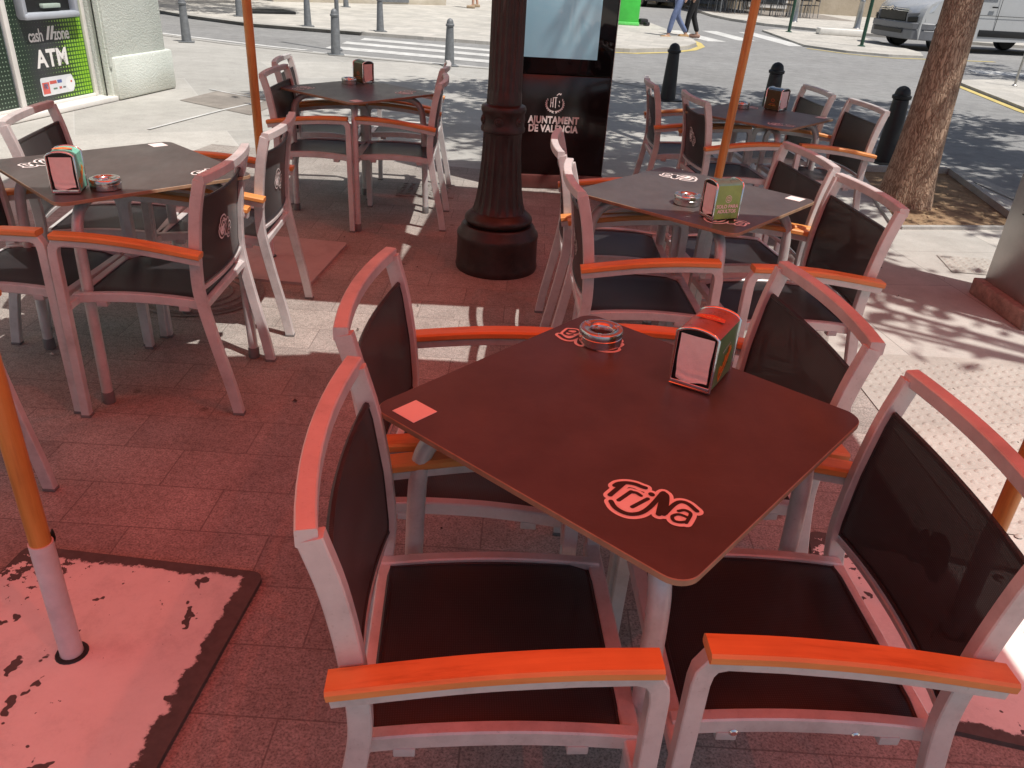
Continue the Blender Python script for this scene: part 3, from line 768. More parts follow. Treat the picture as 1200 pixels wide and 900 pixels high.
dispenser((.672, 2.692, ZT), R(-66), M['limeprint'], M['teal'], 'lime green napkin dispenser lettered for adults only, on the middle right table', deco_adults, .074, .108)
dispenser((-1.470, 2.510, ZT), R(15), M['teal'], M['teal'], 'teal and green napkin dispenser with pale napkin, on the left table', deco_script, .080, .10)
dispenser((-1.062, 5.278, ZT), R(48), M['browntin'], M['greenprint'], 'dark olive napkin dispenser on the far left table', deco_plain, .08, .105)
dispenser((1.548, 5.278, ZT), R(42), M['browntin'], M['steel'], 'steel topped dark napkin dispenser on the far right table', deco_plain, .09, .11)
def ashtray(loc, label, k=1.0):
    root = empty('ashtray', loc, 0, label, 'ashtray', 'steel ashtrays on the tables')
    b = MB(); b.lathe([(.046 * k, 0), (.048 * k, .002), (.048 * k, .019), (.0465 * k, .0205), (.0465 * k, .0225), (.049 * k, .024), (.049 * k, .033), (.047 * k, .0355), (.040 * k, .0365), (.027 * k, .033), (.0245 * k, .030), (.0245 * k, .012)], 40, caps=False)
    b.build('bowl', M['steel'], root, sharp=40)
    b = MB(); b.lathe([(.0245 * k, .011), (.001, .0105)], 32, caps=False); b.build('ash_bed', M['black'], root)
    b = MB()
    for a in (0, 120, 240):
        b.box((.040 * k * math.cos(R(a + 20)), .040 * k * math.sin(R(a + 20)), .0352), (.014, .008, .003), R(a + 20), .001)
    b.build('cigarette_rest', M['chrome'], root)
    return root
ashtray((.190, 1.607, ZT), 'round steel ashtray standing on the printed logo of the nearest table')
ashtray((.588, 2.846, ZT), 'round steel ashtray left of the lime green dispenser')
ashtray((-1.378, 2.560, ZT), 'round steel ashtray right of the teal dispenser on the left table')
ashtray((-1.135, 5.20, ZT), 'round ashtray left of the olive dispenser on the far left table')
ashtray((1.33, 5.26, ZT), 'round ashtray behind the orange pole on the far right table')

# ------------------------------------------------------------------ parasols (canopies above the picture; they colour the light)
def parasol(base, quad, zr, apex, prot, platemat, label, tilt=(0, 0), sleeve=.34, ps=.66, cloth='canopy'):
    root = empty('parasol', (base[0], base[1], 0), 0, label, 'parasol', 'red cafe parasols')
    r = .03; h = ps / 2; pts = []
    for cx, cy, a0 in ((h - r, h - r, 0), (-h + r, h - r, 90), (-h + r, -h + r, 180), (h - r, -h + r, 270)):
        for k in range(6): a = R(a0 + k * 18); pts.append((cx + r * math.cos(a), cy + r * math.sin(a)))
    b = MB(); b.prism(pts, .0, .014); pl = b.build('base_plate', platemat, root, sharp=30, rz=R(prot))
    top = Vector((tilt[0], tilt[1], 1)).normalized()
    b = MB(); b.tube([(0, 0, .012), tuple(top * sleeve)], .0245, 24); b.build('sleeve', M['sleeve'], root)
    b = MB(); b.lathe([(.036, .0143), (.034, .0175), (.0255, .0180)], 20, caps=False); b.build('socket_ring', M['black'], root)
    b = MB(); e_ = top * sleeve
    b.grid(lambda u, v: (e_.x + (.0255 + .004 * v) * math.cos(.6 + u * 1.3), e_.y + (.0255 + .004 * v) * math.sin(.6 + u * 1.3), e_.z - .012 + .03 * v * (.4 + .6 * abs(math.sin(u * 5)))), 8, 3); b.build('torn_tape', M['black'], root)
    H = apex + .12
    b = MB(); b.tube([tuple(top * (sleeve - .03)), tuple(top * H)], .0215, 24); b.build('pole', M['polewood'], root)
    b = MB(); ap = top * apex
    Q = [Vector((x - base[0], y - base[1], zr)) for x, y in quad]
    n = 8
    for i in range(4):
        p, q = Q[i], Q[(i + 1) % 4]
        rows = []
        for k in range(n + 1):
            t = k / n; row = []
            for j in range(n + 1):
                s_ = j / n
                e = p.lerp(q, s_); mid = 4 * s_ * (1 - s_)
                e = e.lerp(Vector((ap.x, ap.y, zr)), .02 * mid)
                v = ap.lerp(e, t); v.z += -.05 * math.sin(math.pi * t) * .6 - .03 * mid * t
                row.append(b.bm.verts.new(v))
            rows.append(row)
        for k in range(n):
            for j in range(n): b.bm.faces.new((rows[k][j], rows[k + 1][j], rows[k + 1][j + 1], rows[k][j + 1]))
        lo = [b.bm.verts.new(v.co + Vector((0, 0, -.13))) for v in rows[n]]
        for j in range(n): b.bm.faces.new((rows[n][j], lo[j], lo[j + 1], rows[n][j + 1]))
    bmesh.ops.remove_doubles(b.bm, verts=b.bm.verts, dist=1e-4)
    b.build('canopy', M[cloth], root, recalc=False, sharp=60)
    for q in Q:
        b = MB(); a_ = ap - Vector((0, 0, .03)); e = q - Vector((0, 0, .02)); b.bar([tuple(a_), tuple(a_.lerp(e, .99))], .016, .022, (0, 0, 1) if False else tuple((e - a_).cross(Vector((0, 0, 1))).normalized()))
        rb = b.build('rib', M['polewood'], root)
        b = MB(); b.bar([tuple(top * (apex - .75)), tuple(a_.lerp(e, .5) - Vector((0, 0, .015)))], .012, .018, tuple((e - a_).cross(Vector((0, 0, 1))).normalized())); b.build('strut', M['polewood'], rb)
    b = MB(); b.lathe([(.05, 0), (.05, .05), (.03, .08)], 16, tuple(top * (apex + .0))); b.lathe([(.04, -.78), (.04, -.72)], 16, tuple(top * apex)); b.build('hub', M['ironblack'], root)
    return root
parasol((-.974, 1.284), [(-2.15, -.55), (.12, -.5), (.12, 2.36), (-2.15, 1.98)], 2.20, 2.75, -4, M['platewhite'], 'parasol at the left with a white sleeve on a peeling white base plate')
parasol((1.179, 1.537), [(.02, -.5), (2.12, -.45), (2.10, 2.40), (.02, 2.34)], 2.28, 2.85, -12, M['platewhite'], 'parasol whose wooden pole rises behind the front right chair')
parasol((-1.336, 4.0), [(-2.65, 2.93), (.20, 2.92), (.02, 5.12), (-2.65, 5.12)], 2.20, 2.8, -4, M['platepink'], 'parasol with thin orange pole between the left table and far left table', sleeve=.16, cloth='canopydim')
parasol((.97, 4.12), [(.16, 2.95), (2.35, 2.98), (2.35, 5.22), (.26, 5.18)], 2.26, 2.8, 3, M['platepink'], 'parasol with orange pole standing between the middle right and far right tables', tilt=(.035, 0), sleeve=.16, cloth='canopydim')

# ------------------------------------------------------------------ lamp post
def lamp():
    root = empty('lamp_post', (-.13, 4.115, 0), 0, 'massive fluted cast iron lamp post with drum base in the middle of the terrace', 'lamp post')
    b = MB(); b.lathe([(.218, 0), (.222, .02), (.218, .035), (.215, .165), (.218, .185), (.214, .20), (.200, .212), (.196, .232), (.186, .243)], 64); b.build('drum_base', M['iron'], root, sharp=40)
    b = MB()
    prof = [(.186, .240)] + [(.160 + .020 * math.sin(math.pi * k / 8), .243 + .055 * k / 8) for k in range(9)] + [(.150, .305), (.143, .312)]
    b.lathe(prof, 64); b.build('torus_moulding', M['iron'], root, sharp=50)
    b = MB(); fl = lambda z: .07 if .32 < z < .70 else 0
    b.lathe([(.140, .311), (.136, .325), (.126, .36), (.116, .42), (.108, .50), (.102, .58), (.0985, .66), (.0975, .70), (.099, .72)], 120, flute=fl); b.build('fluted_neck', M['iron'], root, sharp=60)
    b = MB(); b.lathe([(.099, .715), (.110, .72), (.112, .735), (.107, .745), (.106, .805), (.111, .815), (.113, .83), (.108, .842), (.090, .85)], 64); ring = b.build('ring_band', M['iron'], root, sharp=40)
    for k in range(6):
        a = R(60 * k - 100); b = MB()
        b.lathe([(.024, 0), (.022, .005), (.012, .006), (.009, .011), (.001, .012)], 16)
        o = b.build('rosette', M['iron'], ring); o.location = (.105 * math.cos(a), .105 * math.sin(a), .775); o.rotation_euler = (0, R(90), a)
    b = MB(); b.lathe([(.088, .845), (.086, .90)] + [(.084 - .012 * k / 10, .92 + 2.6 * k / 10) for k in range(11)], 120, flute=lambda z: .08 if z > .9 else 0); b.build('shaft', M['iron'], root, sharp=60)
    b = MB(); b.lathe([(.11, 3.50), (.12, 3.54), (.08, 3.6), (.03, 3.7), (.02, 3.8), (.14, 3.84), (.19, 4.25), (.10, 4.4), (.02, 4.5)], 24); b.build('lantern', M['iron'], root)
    return root
lamp()

# ------------------------------------------------------------------ information kiosk
def kiosk():
    a = math.atan2(.12, .99)
    root = empty('information_kiosk', (-.03, 5.85, 0), a, 'tall dark information kiosk with pale blue screen and town hall lettering', 'information kiosk')
    x0, x1 = -.19, .59; cx = (x0 + x1) / 2; wd = x1 - x0
    b = MB(); b.box((cx, .10, .05), (wd + .03, .24, .10), 0, .008); b.build('plinth', plain('dark_red_plinth', (.10, .03, .025), .5), root)
    b = MB(); b.box((cx, .075, .445), (wd, .15, .690), 0, .006); b.build('lower_panel', M['kioskpanel'], root)
    b = MB(); b.box((cx, .075, 1.50), (wd, .15, 1.41), 0, .006); b.build('screen_housing', M['kioskglass'], root)
    m, nt, bs = newmat('lit_screen'); v = coords(nt, 'Object'); n = noise(nt, v, 1.2, 3)
    c = ramp(nt, n, [(.3, (.20, .37, .46)), (.7, (.30, .50, .58))]); nt.links.new(c, bs.inputs['Base Color']); nt.links.new(c, bs.inputs['Emission Color'])
    bs.inputs['Emission Strength'].default_value = .32; bs.inputs['Roughness'].default_value = .06; bs.inputs['Specular IOR Level'].default_value = .9
    b = MB(); b.box(((-.065 + .475) / 2, -.002, 1.43), (.54, .004, 1.06), 0, .001); b.build('screen', m, root)
    b = MB(); b.box((x1 + .004, .075, 1.15), (.006, .155, 2.1), 0, .002); b.build('side_trim', M['steel'], root)
    T = lambda x, z: Matrix.Translation((x, -.0025, z)) @ RX90
    text('lettering', 'AJUNTAMENT', .066, M['white'], root, T(.205, .487), .0030, sx=.82, spacing=1.08)
    text('lettering', 'DE VALÈNCIA', .066, M['white'], root, T(.205, .427), .0030, sx=.82, spacing=1.08)
    # crest: laurel sprays, shield with letters, small bat on top
    C = (.205, .600)
    def m4(): return Matrix.Translation((C[0], -.003, C[1])) @ RX90
    lay = []
    for s in (-1, 1):
        for k in range(9):
            t = R(-82 + k * 14); x, y = s * .060 * math.cos(t), .050 * math.sin(t) - .004
            lay.append([(x, y), (x + s * .012 * math.cos(t + .9), y + .012 * math.sin(t + .9))])
        lay.append([(s * .058 * math.cos(R(-85 + k * 12)), .048 * math.sin(R(-85 + k * 12)) - .004) for k in range(9)])
    lay += [[(-.030, -.022), (-.030, .034)], [(-.030, .006), (-.014, .006)], [(-.014, -.022), (-.014, .040)], [(-.016, .040), (.012, .044)], [(.004, .040), (.004, -.026)], [(.030, .020), (.032, .008)], [(.028, -.008), (.032, -.018)], [(.010, .058), (.026, .070), (.034, .062), (.040, .070)], [(-.018, -.058), (-.006, -.062)], [(.008, -.062), (.020, -.058)]]
    scribble(root, m4(), 'crest', lay, .0028, M['white'])
    return root
kiosk()

# ------------------------------------------------------------------ bollards
def bollard_proto(mat, H, r0, r1, plate):
    root = empty('bollard', (0, 0, 0))
    b = MB(); b.lathe([(r0 * 1.02, .008), (r0, .03), (r1 * 1.05, H * .80), (r1, H * .83)], 28)
    b.build('shaft', mat, root, sharp=40)
    b = MB(); b.lathe([(r1, H * .825), (r1 * 1.22, H * .84), (r1 * 1.25, H * .875), (r1 * 1.02, H * .89), (r1 * 1.0, H * .91), (r1 * .86, H * .955), (r1 * .55, H * .985), (r1 * .15, H)], 28)
    b.build('cap', mat, root, sharp=40)
    b = MB(); b.box((0, 0, .006), (plate, plate, .012), R(20), .002); b.build('base_plate', mat, root)
    return root
bb = bollard_proto(M['ironblack'], .68, .098, .068, .30)
bl = [(1.765, 10.8, 'black bollard between the kiosk and the orange pole, by the road'), (2.62, 9.15, 'black bollard whose top shows behind the far right dispenser'), (3.372, 7.68, 'black bollard just left of the tree trunk')]
for i, (x, y, lab) in enumerate(bl):
    o = bb if i == 0 else copy_tree(bb); o.location = (x, y, 0); tag(o, lab, 'bollard', 'black bollards along the kerb')
bg_ = bollard_proto(M['irongrey'], .66, .075, .052, .24)
gl = [(-5.637, 13.77, 'grey bollard closest to the white rendered building corner'), (-3.115, 13.36, 'grey bollard at the near left end of the zebra crossing'), (-1.273, 12.89, 'grey bollard left of the lamp post on the near side of the crossing'),
      (-3.119, 17.33, 'grey bollard at the far left end of the zebra crossing'), (-4.606, 17.42, 'grey bollard between the drain grate and the crossing, far side'), (-6.453, 18.78, 'grey bollard just left of the drain grate beside the orange pole'), (-5.3, 24.2, 'small grey bollard farthest back against the stone wall')]
for i, (x, y, lab) in enumerate(gl):
    o = bg_ if i == 0 else copy_tree(bg_); o.location = (x, y, .054 if y > 17.3 else 0); tag(o, lab, 'bollard', 'grey bollards around the crossing')
for (x, y, lab) in ((9.425, 32.0, 'slim steel bollard beside the left green pole, far right'), (11.057, 30.16, 'slim steel bollard left of the white van')):
    root = empty('bollard', (x, y, .07), 0, lab, 'bollard', 'slim steel bollards on the far pavement')
    b = MB(); b.lathe([(.13, 0), (.10, .05), (.085, .8), (.09, .82)], 20); b.build('shaft', M['stainless'], root)
    b = MB(); b.lathe([(.095, .82), (.10, .86), (.07, .92), (.02, .96)], 20); b.build('cap', M['stainless'], root)

# posts
def post(x, y, h, r, mat, label, z=0, name='signpost'):
    root = empty(name, (x, y, z), 0, label, 'post')
    b = MB(); b.lathe([(r, 0), (r, h)], 14); b.build('pole', mat, root)
    b = MB(); b.lathe([(r * 2.2, 0), (r * 2.2, .012), (r * 1.3, .03)], 14); b.build('flange', mat, root)
    b = MB(); b.lathe([(r * 1.15, h), (r * 1.15, h + .03), (r * .3, h + .05)], 14); b.build('cap', mat, root)
post(7.646, 26.29, 3.0, .045, M['greenpole'], 'thin dark green post left of the poster board, on the traffic island', .035)
post(8.393, 22.26, 3.0, .045, M['greenpole'], 'thin dark green post in front of the van grille', .035)
post(8.483, 15.0, .95, .02, M['stainless'], 'thin steel post at the right edge beyond the tree', .03)
post(-3.22, 14.0, 3.0, .035, M['irongrey'], 'thin grey post rising behind the near left crossing bollard')
# low white block
b = MB(); b.box((0, 0, .09), (1.35, .4, .18), 0, .03)
tag(b.build('concrete_block', M['sill'], loc=(9.17, 26.25, .035)), 'low white concrete block left of the van', 'concrete block')

# ------------------------------------------------------------------ building on the left with the cash machine
WA = math.atan2(.17, .985)            # wall runs along local +y after rotation by -WA
ax, ay = math.sin(WA), math.cos(WA)
WO = (-4.40, 8.0)
def wp(u, n, z=0):  # wall coordinates to world
    return (WO[0] + ax * u + ay * n, WO[1] + ay * u - ax * n, z)
def wall_box(b, u0, u1, n0, n1, z0, z1, bev=0, mi=0):
    c = wp((u0 + u1) / 2, (n0 + n1) / 2, (z0 + z1) / 2)
    b.box(c, (n1 - n0, u1 - u0, z1 - z0), -WA, bev, mi=mi)
bld = empty('white_building', wp(.7, 0), 0, 'pale rough rendered building corner with a rounded plinth at the left', 'building')
def bpart(b, name, mat, sharp=35):
    o = b.build(name, mat, None, sharp); o.parent = bld; o.matrix_parent_inverse = Matrix.Translation(bld.location).inverted(); return o
b = MB(); wall_box(b, .275, 1.225, -.5, .195, .3, 5.5, .02); wall_box(b, -9, -1.75, -.5, .195, .0, 5.5, .02); wall_box(b, -1.76, .285, -.5, .19, 1.95, 5.49); wall_box(b, .28, 1.22, -7, -.45, 0, 5.48); bpart(b, 'wall', M['stucco'])
b = MB(); wall_box(b, .302, 1.31, -.49, .222, 0, .405, .028); bpart(b, 'plinth', M['stucco'])
b = MB(); wall_box(b, .262, .298, -.03, .17, 0, 1.95); bpart(b, 'reveal', M['stucco'])
b = MB(); wall_box(b, -1.75, .30, -.02, .205, 0, .045, .006); bpart(b, 'door_step', M['sill'])
b = MB(); b.tube([wp(.315, .203, .0), wp(.315, .203, .3), wp(.27, .20, .45), wp(.268, .20, 2.4)], .0)  if False else b.tube([wp(.245, .12, .045), wp(.246, .12, 1.9)], .007, 8); bpart(b, 'cable', M['black'])
b = MB(); wall_box(b, -10, 1.6, -.55, .5, 5.5, 5.62, .01); bpart(b, 'cornice', M['stucco'])

atm = empty('cash_machine', wp(0, 0), -WA, 'green dotted cash machine front framed in white in the building recess', 'cash machine')
# local axes of atm: x = outward normal, y = along the wall
def panel_mat():
    m, nt, bs = newmat('dotted_green_panel'); v = coords(nt, 'Object'); s = nt.nodes.new('ShaderNodeSeparateXYZ'); nt.links.new(v, s.inputs[0])
    Y, Z = s.outputs[1], s.outputs[2]
    p = .036
    fy = math_(nt, 'SUBTRACT', math_(nt, 'FRACT', math_(nt, 'DIVIDE', math_(nt, 'ADD', Y, 5), p)), .5)
    fz = math_(nt, 'SUBTRACT', math_(nt, 'FRACT', math_(nt, 'DIVIDE', math_(nt, 'ADD', Z, 5), p)), .5)
    r = math_(nt, 'MAXIMUM', math_(nt, 'ABSOLUTE', fy), math_(nt, 'ABSOLUTE', fz))
    wob = noise(nt, v, 2.2, 2)
    g = math_(nt, 'ADD', Y, math_(nt, 'MULTIPLY', math_(nt, 'SUBTRACT', wob, .5), .5))
    size = ramp(nt, math_(nt, 'ADD', g, .9), [(.22, (.15, .15, .15)), (.42, (.03, .03, .03)), (.58, (.06, .06, .06)), (.75, (.24, .24, .24)), (1.0, (.38, .38, .38))])
    hole = math_(nt, 'LESS_THAN', math_(nt, 'SUBTRACT', Y, math_(nt, 'MULTIPLY', Z, -.0)), -.02)
    dots = math_(nt, 'LESS_THAN', r, size)
    col = ramp(nt, math_(nt, 'ADD', g, .9), [(.2, (.22, .30, .22)), (.5, (.30, .42, .25)), (.75, (.28, .50, .06)), (1.0, (.26, .52, .03))])
    bgc = ramp(nt, math_(nt, 'ADD', g, .9), [(.3, (.018, .035, .022)), (.5, (.045, .045, .052)), (.75, (.030, .050, .020)), (1.0, (.035, .13, .012))])
    nt.links.new(mix(nt, dots, bgc, col), bs.inputs['Base Color']); bs.inputs['Roughness'].default_value = .3
    return m
pm = panel_mat()
b = MB(); b.box((.006, -.27, .98), (.012, .92, 1.86)); b.build('front_panel', pm, atm, sharp=None)
b = MB(); b.box((.006, -1.27, .98), (.012, .92, 1.86)); b.build('side_panel', pm, atm, sharp=None)
b = MB(); b.box((.018, .215, 1.0), (.04, .045, 1.9), 0, .004); b.box((.018, -.765, 1.0), (.04, .055, 1.9), 0, .004); b.box((.016, -.27, .058), (.034, .935, .026), 0, .003); b.box((.016, -1.27, .058), (.034, .935, .026), 0, .003); b.box((.016, -.77, 1.93), (.036, 2.0, .05), 0, .003)
b.build('white_frame', M['sill'], atm)
mg = plain('grey_moulded_plastic', (.42, .45, .50), .4, 0, .08, 6, .02)
b = MB(); b.box((.055, -.255, .80), (.10, .70, .055), 0, .02); b.box((.05, -.585, 1.15), (.09, .05, .72), 0, .015); b.box((.05, .075, 1.15), (.09, .05, .72), 0, .015); b.box((.05, -.255, 1.50), (.09, .70, .05), 0, .015)
b.build('machine_bezel', mg, atm)
b = MB(); b.box((.02, -.255, 1.16), (.02, .62, .68)); b.build('machine_recess', M['black'], atm)
b = MB(); b.box((.045, -.22, .875), (.05, .22, .035), 0, .006); b.box((.045, -.20, 1.05), (.03, .26, .06), 0, .004); b.build('card_slot', plain('pale_green_plastic', (.42, .5, .44), .4), atm)
def atext(name, s, size, y, z, bold=0, sx=1.0, spacing=1.0, shear=0):
    return text(name, s, size, M['white'], atm, Matrix.Translation((.0135, y, z)) @ Matrix.Rotation(R(90), 4, 'Z') @ RX90, bold, shear, spacing, sx)
atext('lettering', 'ATM', .205, -.280, .432, .0065, .94, 1.06)
atext('lettering', 'cash', .150, -.435, .632, .0022, .76, .92)
atext('lettering', 'zone', .150, -.105, .632, .0022, .76, .92)
b = MB()
for k in range(2): b.poly([(.0138, y, z) for y, z in ((-.315 + k * .050, .592), (-.282 + k * .050, .592), (-.232 + k * .050, .705), (-.265 + k * .050, .705))])
b.build('logo_strokes', M['white'], atm, sharp=None, recalc=False)
b = MB()
pts = []
for cy, cz, a0 in ((-.10, .245, 0), (-.475, .262, 90), (-.475, .143, 180), (-.10, .16, 270)):
    for k in range(6):
        rr = .035 if a0 in (0, 270) else .02
        a = R(a0 + k * 18); pts.append((.0138, cy + rr * math.cos(a), cz + rr * math.sin(a)))
b.poly(pts); stk = b.build('card_sticker', plain('pale_sticker', (.66, .68, .70), .4, 0, .05), atm, sharp=None)
def patch(y, z, w_, h_, c, nm='card_mark'):
    b = MB(); b.poly([(.0146, y - w_ / 2, z - h_ / 2), (.0146, y + w_ / 2, z - h_ / 2), (.0146, y + w_ / 2, z + h_ / 2), (.0146, y - w_ / 2, z + h_ / 2)])
    b.build(nm, plain('sticker_ink', c, .4, 0, .1), stk, sharp=None)
patch(-.435, .19, .09, .10, (.62, .12, .10)); patch(-.435, .205, .05, .045, (.25, .30, .5)); patch(-.335, .232, .09, .028, (.55, .1, .08)); patch(-.25, .232, .06, .028, (.10, .14, .35)); patch(-.20, .175, .035, .014, (.12, .12, .12))
patch(-.32, .175, .05, .014, (.12, .2, .15)); patch(-.25, .176, .035, .02, (.5, .1, .08)); patch(-.095, .215, .022, .018, (.6, .12, .06))
b = MB(); b.lathe([(.062, 0), (.062, .0004)], 24); o = b.build('round_sticker', plain('white_sticker', (.76, .77, .78), .4, 0, .03), stk); o.location = (.0141, -.11, .20); o.rotation_euler = (0, R(90), 0)

# ------------------------------------------------------------------ steel pillar at the right
pil = empty('memorial_pillar', (2.515, 3.93, 0), R(1.5), 'stainless steel information pillar on a stone foot at the right edge', 'pillar')
b = MB(); b.box((.20, .0, .045), (.42, .52, .09), 0, .008); b.build('stone_foot', plain('reddish_stone', (.34, .22, .18), .7, 0, .45, 22, .4), pil)
b = MB(); b.box((.20, 0, 1.02), (.33, .46, 1.86), 0, .006); b.build('steel_body', M['stainless'], pil)
b = MB(); random.seed(3)
for i in range(7):
    y = .12
    for j in range(10):
        L = random.uniform(.012, .034); y -= L + .006
        if y < -.18: break
        b.box((.0337, y + L / 2, .52 - i * .022 + .10), (.0015, L, .007))
b.build('engraved_lines', M['black'], pil, sharp=None)

# ------------------------------------------------------------------ tree
def bark_mat():
    m, nt, bs = newmat('ridged_bark')
    v = coords(nt, 'Object', scale=(11, 11, 2.6)); n = noise(nt, v, 3.2, 8, .7); n2 = noise(nt, coords(nt, 'Object'), 5, 5); 
    vo = node(nt, 'ShaderNodeTexVoronoi', Scale=4.5); vo.feature = 'DISTANCE_TO_EDGE'
    vv = nt.nodes.new('ShaderNodeVectorMath'); vv.operation = 'ADD'; nt.links.new(v, vv.inputs[0]); nt.links.new(noise(nt, v, 2, 4, .6, 'Color'), vv.inputs[1]); nt.links.new(vv.outputs[0], vo.inputs['Vector'])
    h = math_(nt, 'ADD', math_(nt, 'MULTIPLY', math_(nt, 'MINIMUM', vo.outputs['Distance'], .2), 3.0), n)
    c = ramp(nt, h, [(.42, (.19, .115, .075)), (.75, (.33, .21, .145)), (1.1, (.50, .36, .26))])
    c = mix(nt, .5, c, ramp(nt, n2, [(.3, (.7, .62, .55)), (.7, (1.1, 1.05, 1))]), 'MULTIPLY')
    nt.links.new(c, bs.inputs['Base Color']); bs.inputs['Roughness'].default_value = .9; bump(nt, bs, h, .7, .02); return m
def leafmat(name, c):
    m, nt, bs = newmat(name)
    n = noise(nt, coords(nt, 'World'), 1.5, 3); nt.links.new(ramp(nt, n, [(.3, tuple(x * .6 for x in c)), (.7, c)]), bs.inputs['Base Color']); bs.inputs['Roughness'].default_value = .6
    return m
M['bark'] = bark_mat(); M['leaf'] = leafmat('leaf', (.07, .12, .03))
def tree(loc, lean, r0, hcl, crown_c, crown_r, nleaf, label, seed, clump=16):
    rnd = random.Random(seed)
    root = empty('tree', loc, 0, label, 'tree')
    b = MB(); prof = []
    seg = 40; rings = []
    hs = [0, .03, .08, .16, .28, .45, .7, 1.0, 1.4, 1.9, 2.4, hcl]
    for z in hs:
        t = z / hcl; rad = r0 * (.60 + .28 * math.exp(-z / .35) + .20 * math.exp(-z / 1.4) - .12 * t)
        cx, cy = lean[0] * z, lean[1] * z; ring = []
        for k in range(seg):
            a = 2 * math.pi * k / seg
            rr = rad * (1 + .07 * math.exp(-z / .25) * math.sin(a * 5 + .6) + .03 * math.sin(a * 3 + z * 2) + .015 * rnd.uniform(-1, 1))
            ring.append(b.bm.verts.new((cx + rr * math.cos(a), cy + rr * math.sin(a), z)))
        rings.append(ring)
    for A, B in zip(rings, rings[1:]):
        for k in range(seg): b.bm.faces.new((A[k], A[(k + 1) % seg], B[(k + 1) % seg], B[k]))
    top = Vector((lean[0] * hcl, lean[1] * hcl, hcl - .05)); C = Vector(crown_c)
    tips = []
    for k in range(9):
        d = Vector((math.cos(k * .7 + .2) , math.sin(k * .7 + .2), .15 + .5 * rnd.random())); e = C + Vector((d.x * crown_r[0] * .75, d.y * crown_r[1] * .75, (d.z - .3) * crown_r[2]))
        mid = top.lerp(e, .5) + Vector((0, 0, .35)); pth = smooth_path([top, mid, e], 5)
        b.tube(pth, r0 * .33, 8, scale=[1 - .8 * i / (len(pth) - 1) for i in range(len(pth))])
    b.build('trunk', M['bark'], root, sharp=60)
    b = MB()
    cl = []
    while len(cl) < clump * 6:
        p = Vector((rnd.uniform(-1, 1), rnd.uniform(-1, 1), rnd.uniform(-1, 1)))
        if .25 < p.length < 1: cl.append((C + Vector((p.x * crown_r[0], p.y * crown_r[1], p.z * crown_r[2])), rnd.uniform(.22, .55)))
    for i in range(nleaf):
        c, rr = cl[rnd.randrange(len(cl))]
        p = c + Vector((rnd.gauss(0, 1), rnd.gauss(0, 1), rnd.gauss(0, .7))) * rr * .6
        s_ = rnd.uniform(.045, .085); q = Vector((rnd.gauss(0, 1), rnd.gauss(0, 1), rnd.gauss(0, 1))).normalized()
        t = q.orthogonal().normalized(); u = q.cross(t)
        b.bm.faces.new([b.bm.verts.new(p + t * s_ * x + u * s_ * y) for x, y in ((1.3, 0), (0, .6), (-1.3, 0), (0, -.6))])
    b.build('crown', M['leaf'], root, sharp=None, recalc=False)
    return root
tree((2.93, 6.12, 0), (-.006, .0), .195, 3.4, (1.4, 1.45, 5.6), (5.0, 3.5, 1.4), 34000, 'street tree with thick ridged brown trunk in the soil pit, right of the black bollard', 5, 30)
tree((5.1, 1.5, 0), (-.05, .05), .16, 3.3, (-1.35, 1.45, 5.2), (.8, .9, .6), 300, 'street tree outside the right edge, its leaves dappling the slabs near the steel pillar', 11, 4)
tree((-10.2, 20.5, .05), (.02, .0), .18, 3.2, (3.6, -.6, 5.6), (3.2, 2.8, 1.5), 11000, 'tree beyond the left edge whose shade falls on the far pavement', 8)
tree((15.5, 15.2, .03), (.0, .0), .2, 3.2, (-1.5, .6, 5.4), (3.4, 3.2, 1.5), 13000, 'tree beyond the right edge whose shade falls on the road beside the van', 9)

# ------------------------------------------------------------------ vehicles
def wheel(parent, loc, r, wd, side):
    b = MB(); b.lathe([(r * .62, -wd / 2), (r * .9, -wd / 2), (r, -wd / 2 + .03), (r, wd / 2 - .03), (r * .9, wd / 2), (r * .62, wd / 2)], 36)
    t = b.build('wheel', M['black'], parent, sharp=40); t.location = loc; t.rotation_euler = (R(90 * side), 0, 0)
    b = MB(); b.lathe([(r * .66, wd / 2 - .01), (r * .66, wd / 2 + .006), (r * .58, wd / 2 + .002), (r * .54, wd / 2 - .06), (r * .2, wd / 2 - .02), (r * .16, wd / 2 + .012), (.01, wd / 2 + .014)], 30, caps=False)
    for k in range(8):
        a = R(45 * k); b.box((r * .40 * math.cos(a), r * .40 * math.sin(a), wd / 2 - .015), (r * .42, .045, .03), a, .006)
    b.build('rim', M['stainless'], t, sharp=40)
    return t
def vehicle_body(prof, hw, front_x, rnd_k, name, mats, parent, msel):
    """side profile (x,z) swept over y slices with rounded nose and tumblehome"""
    ys = [-1, -.94, -.8, -.5, 0, .5, .8, .94, 1]
    b = MB(); cols = []
    for s in ys:
        col = []
        for x, z in prof:
            k = max(0, (x - front_x)) * rnd_k * abs(s) ** 2.5
            w_ = hw * (1 - .10 * max(0, z - 1.1) / 1.2)
            col.append(b.bm.verts.new((x - k, s * w_, z)))
        cols.append(col)
    n = len(prof)
    for i in range(len(ys) - 1):
        for j in range(n):
            f = b.bm.faces.new((cols[i][j], cols[i + 1][j], cols[i + 1][(j + 1) % n], cols[i][(j + 1) % n]))
            f.material_index = msel(prof[j], prof[(j + 1) % n])
    b.bm.faces.new(cols[0]); b.bm.faces.new(cols[-1][::-1])
    return b.build(name, mats, parent, sharp=32)
def arch(cx, cz, r, n=10):
    return [(cx + r * math.cos(math.pi * k / n), cz + r * math.sin(math.pi * k / n)) for k in range(n + 1)]
carwhite = plain('van_paint', (.42, .43, .44), .3, 0, .04, 3, 0, coat=.6)
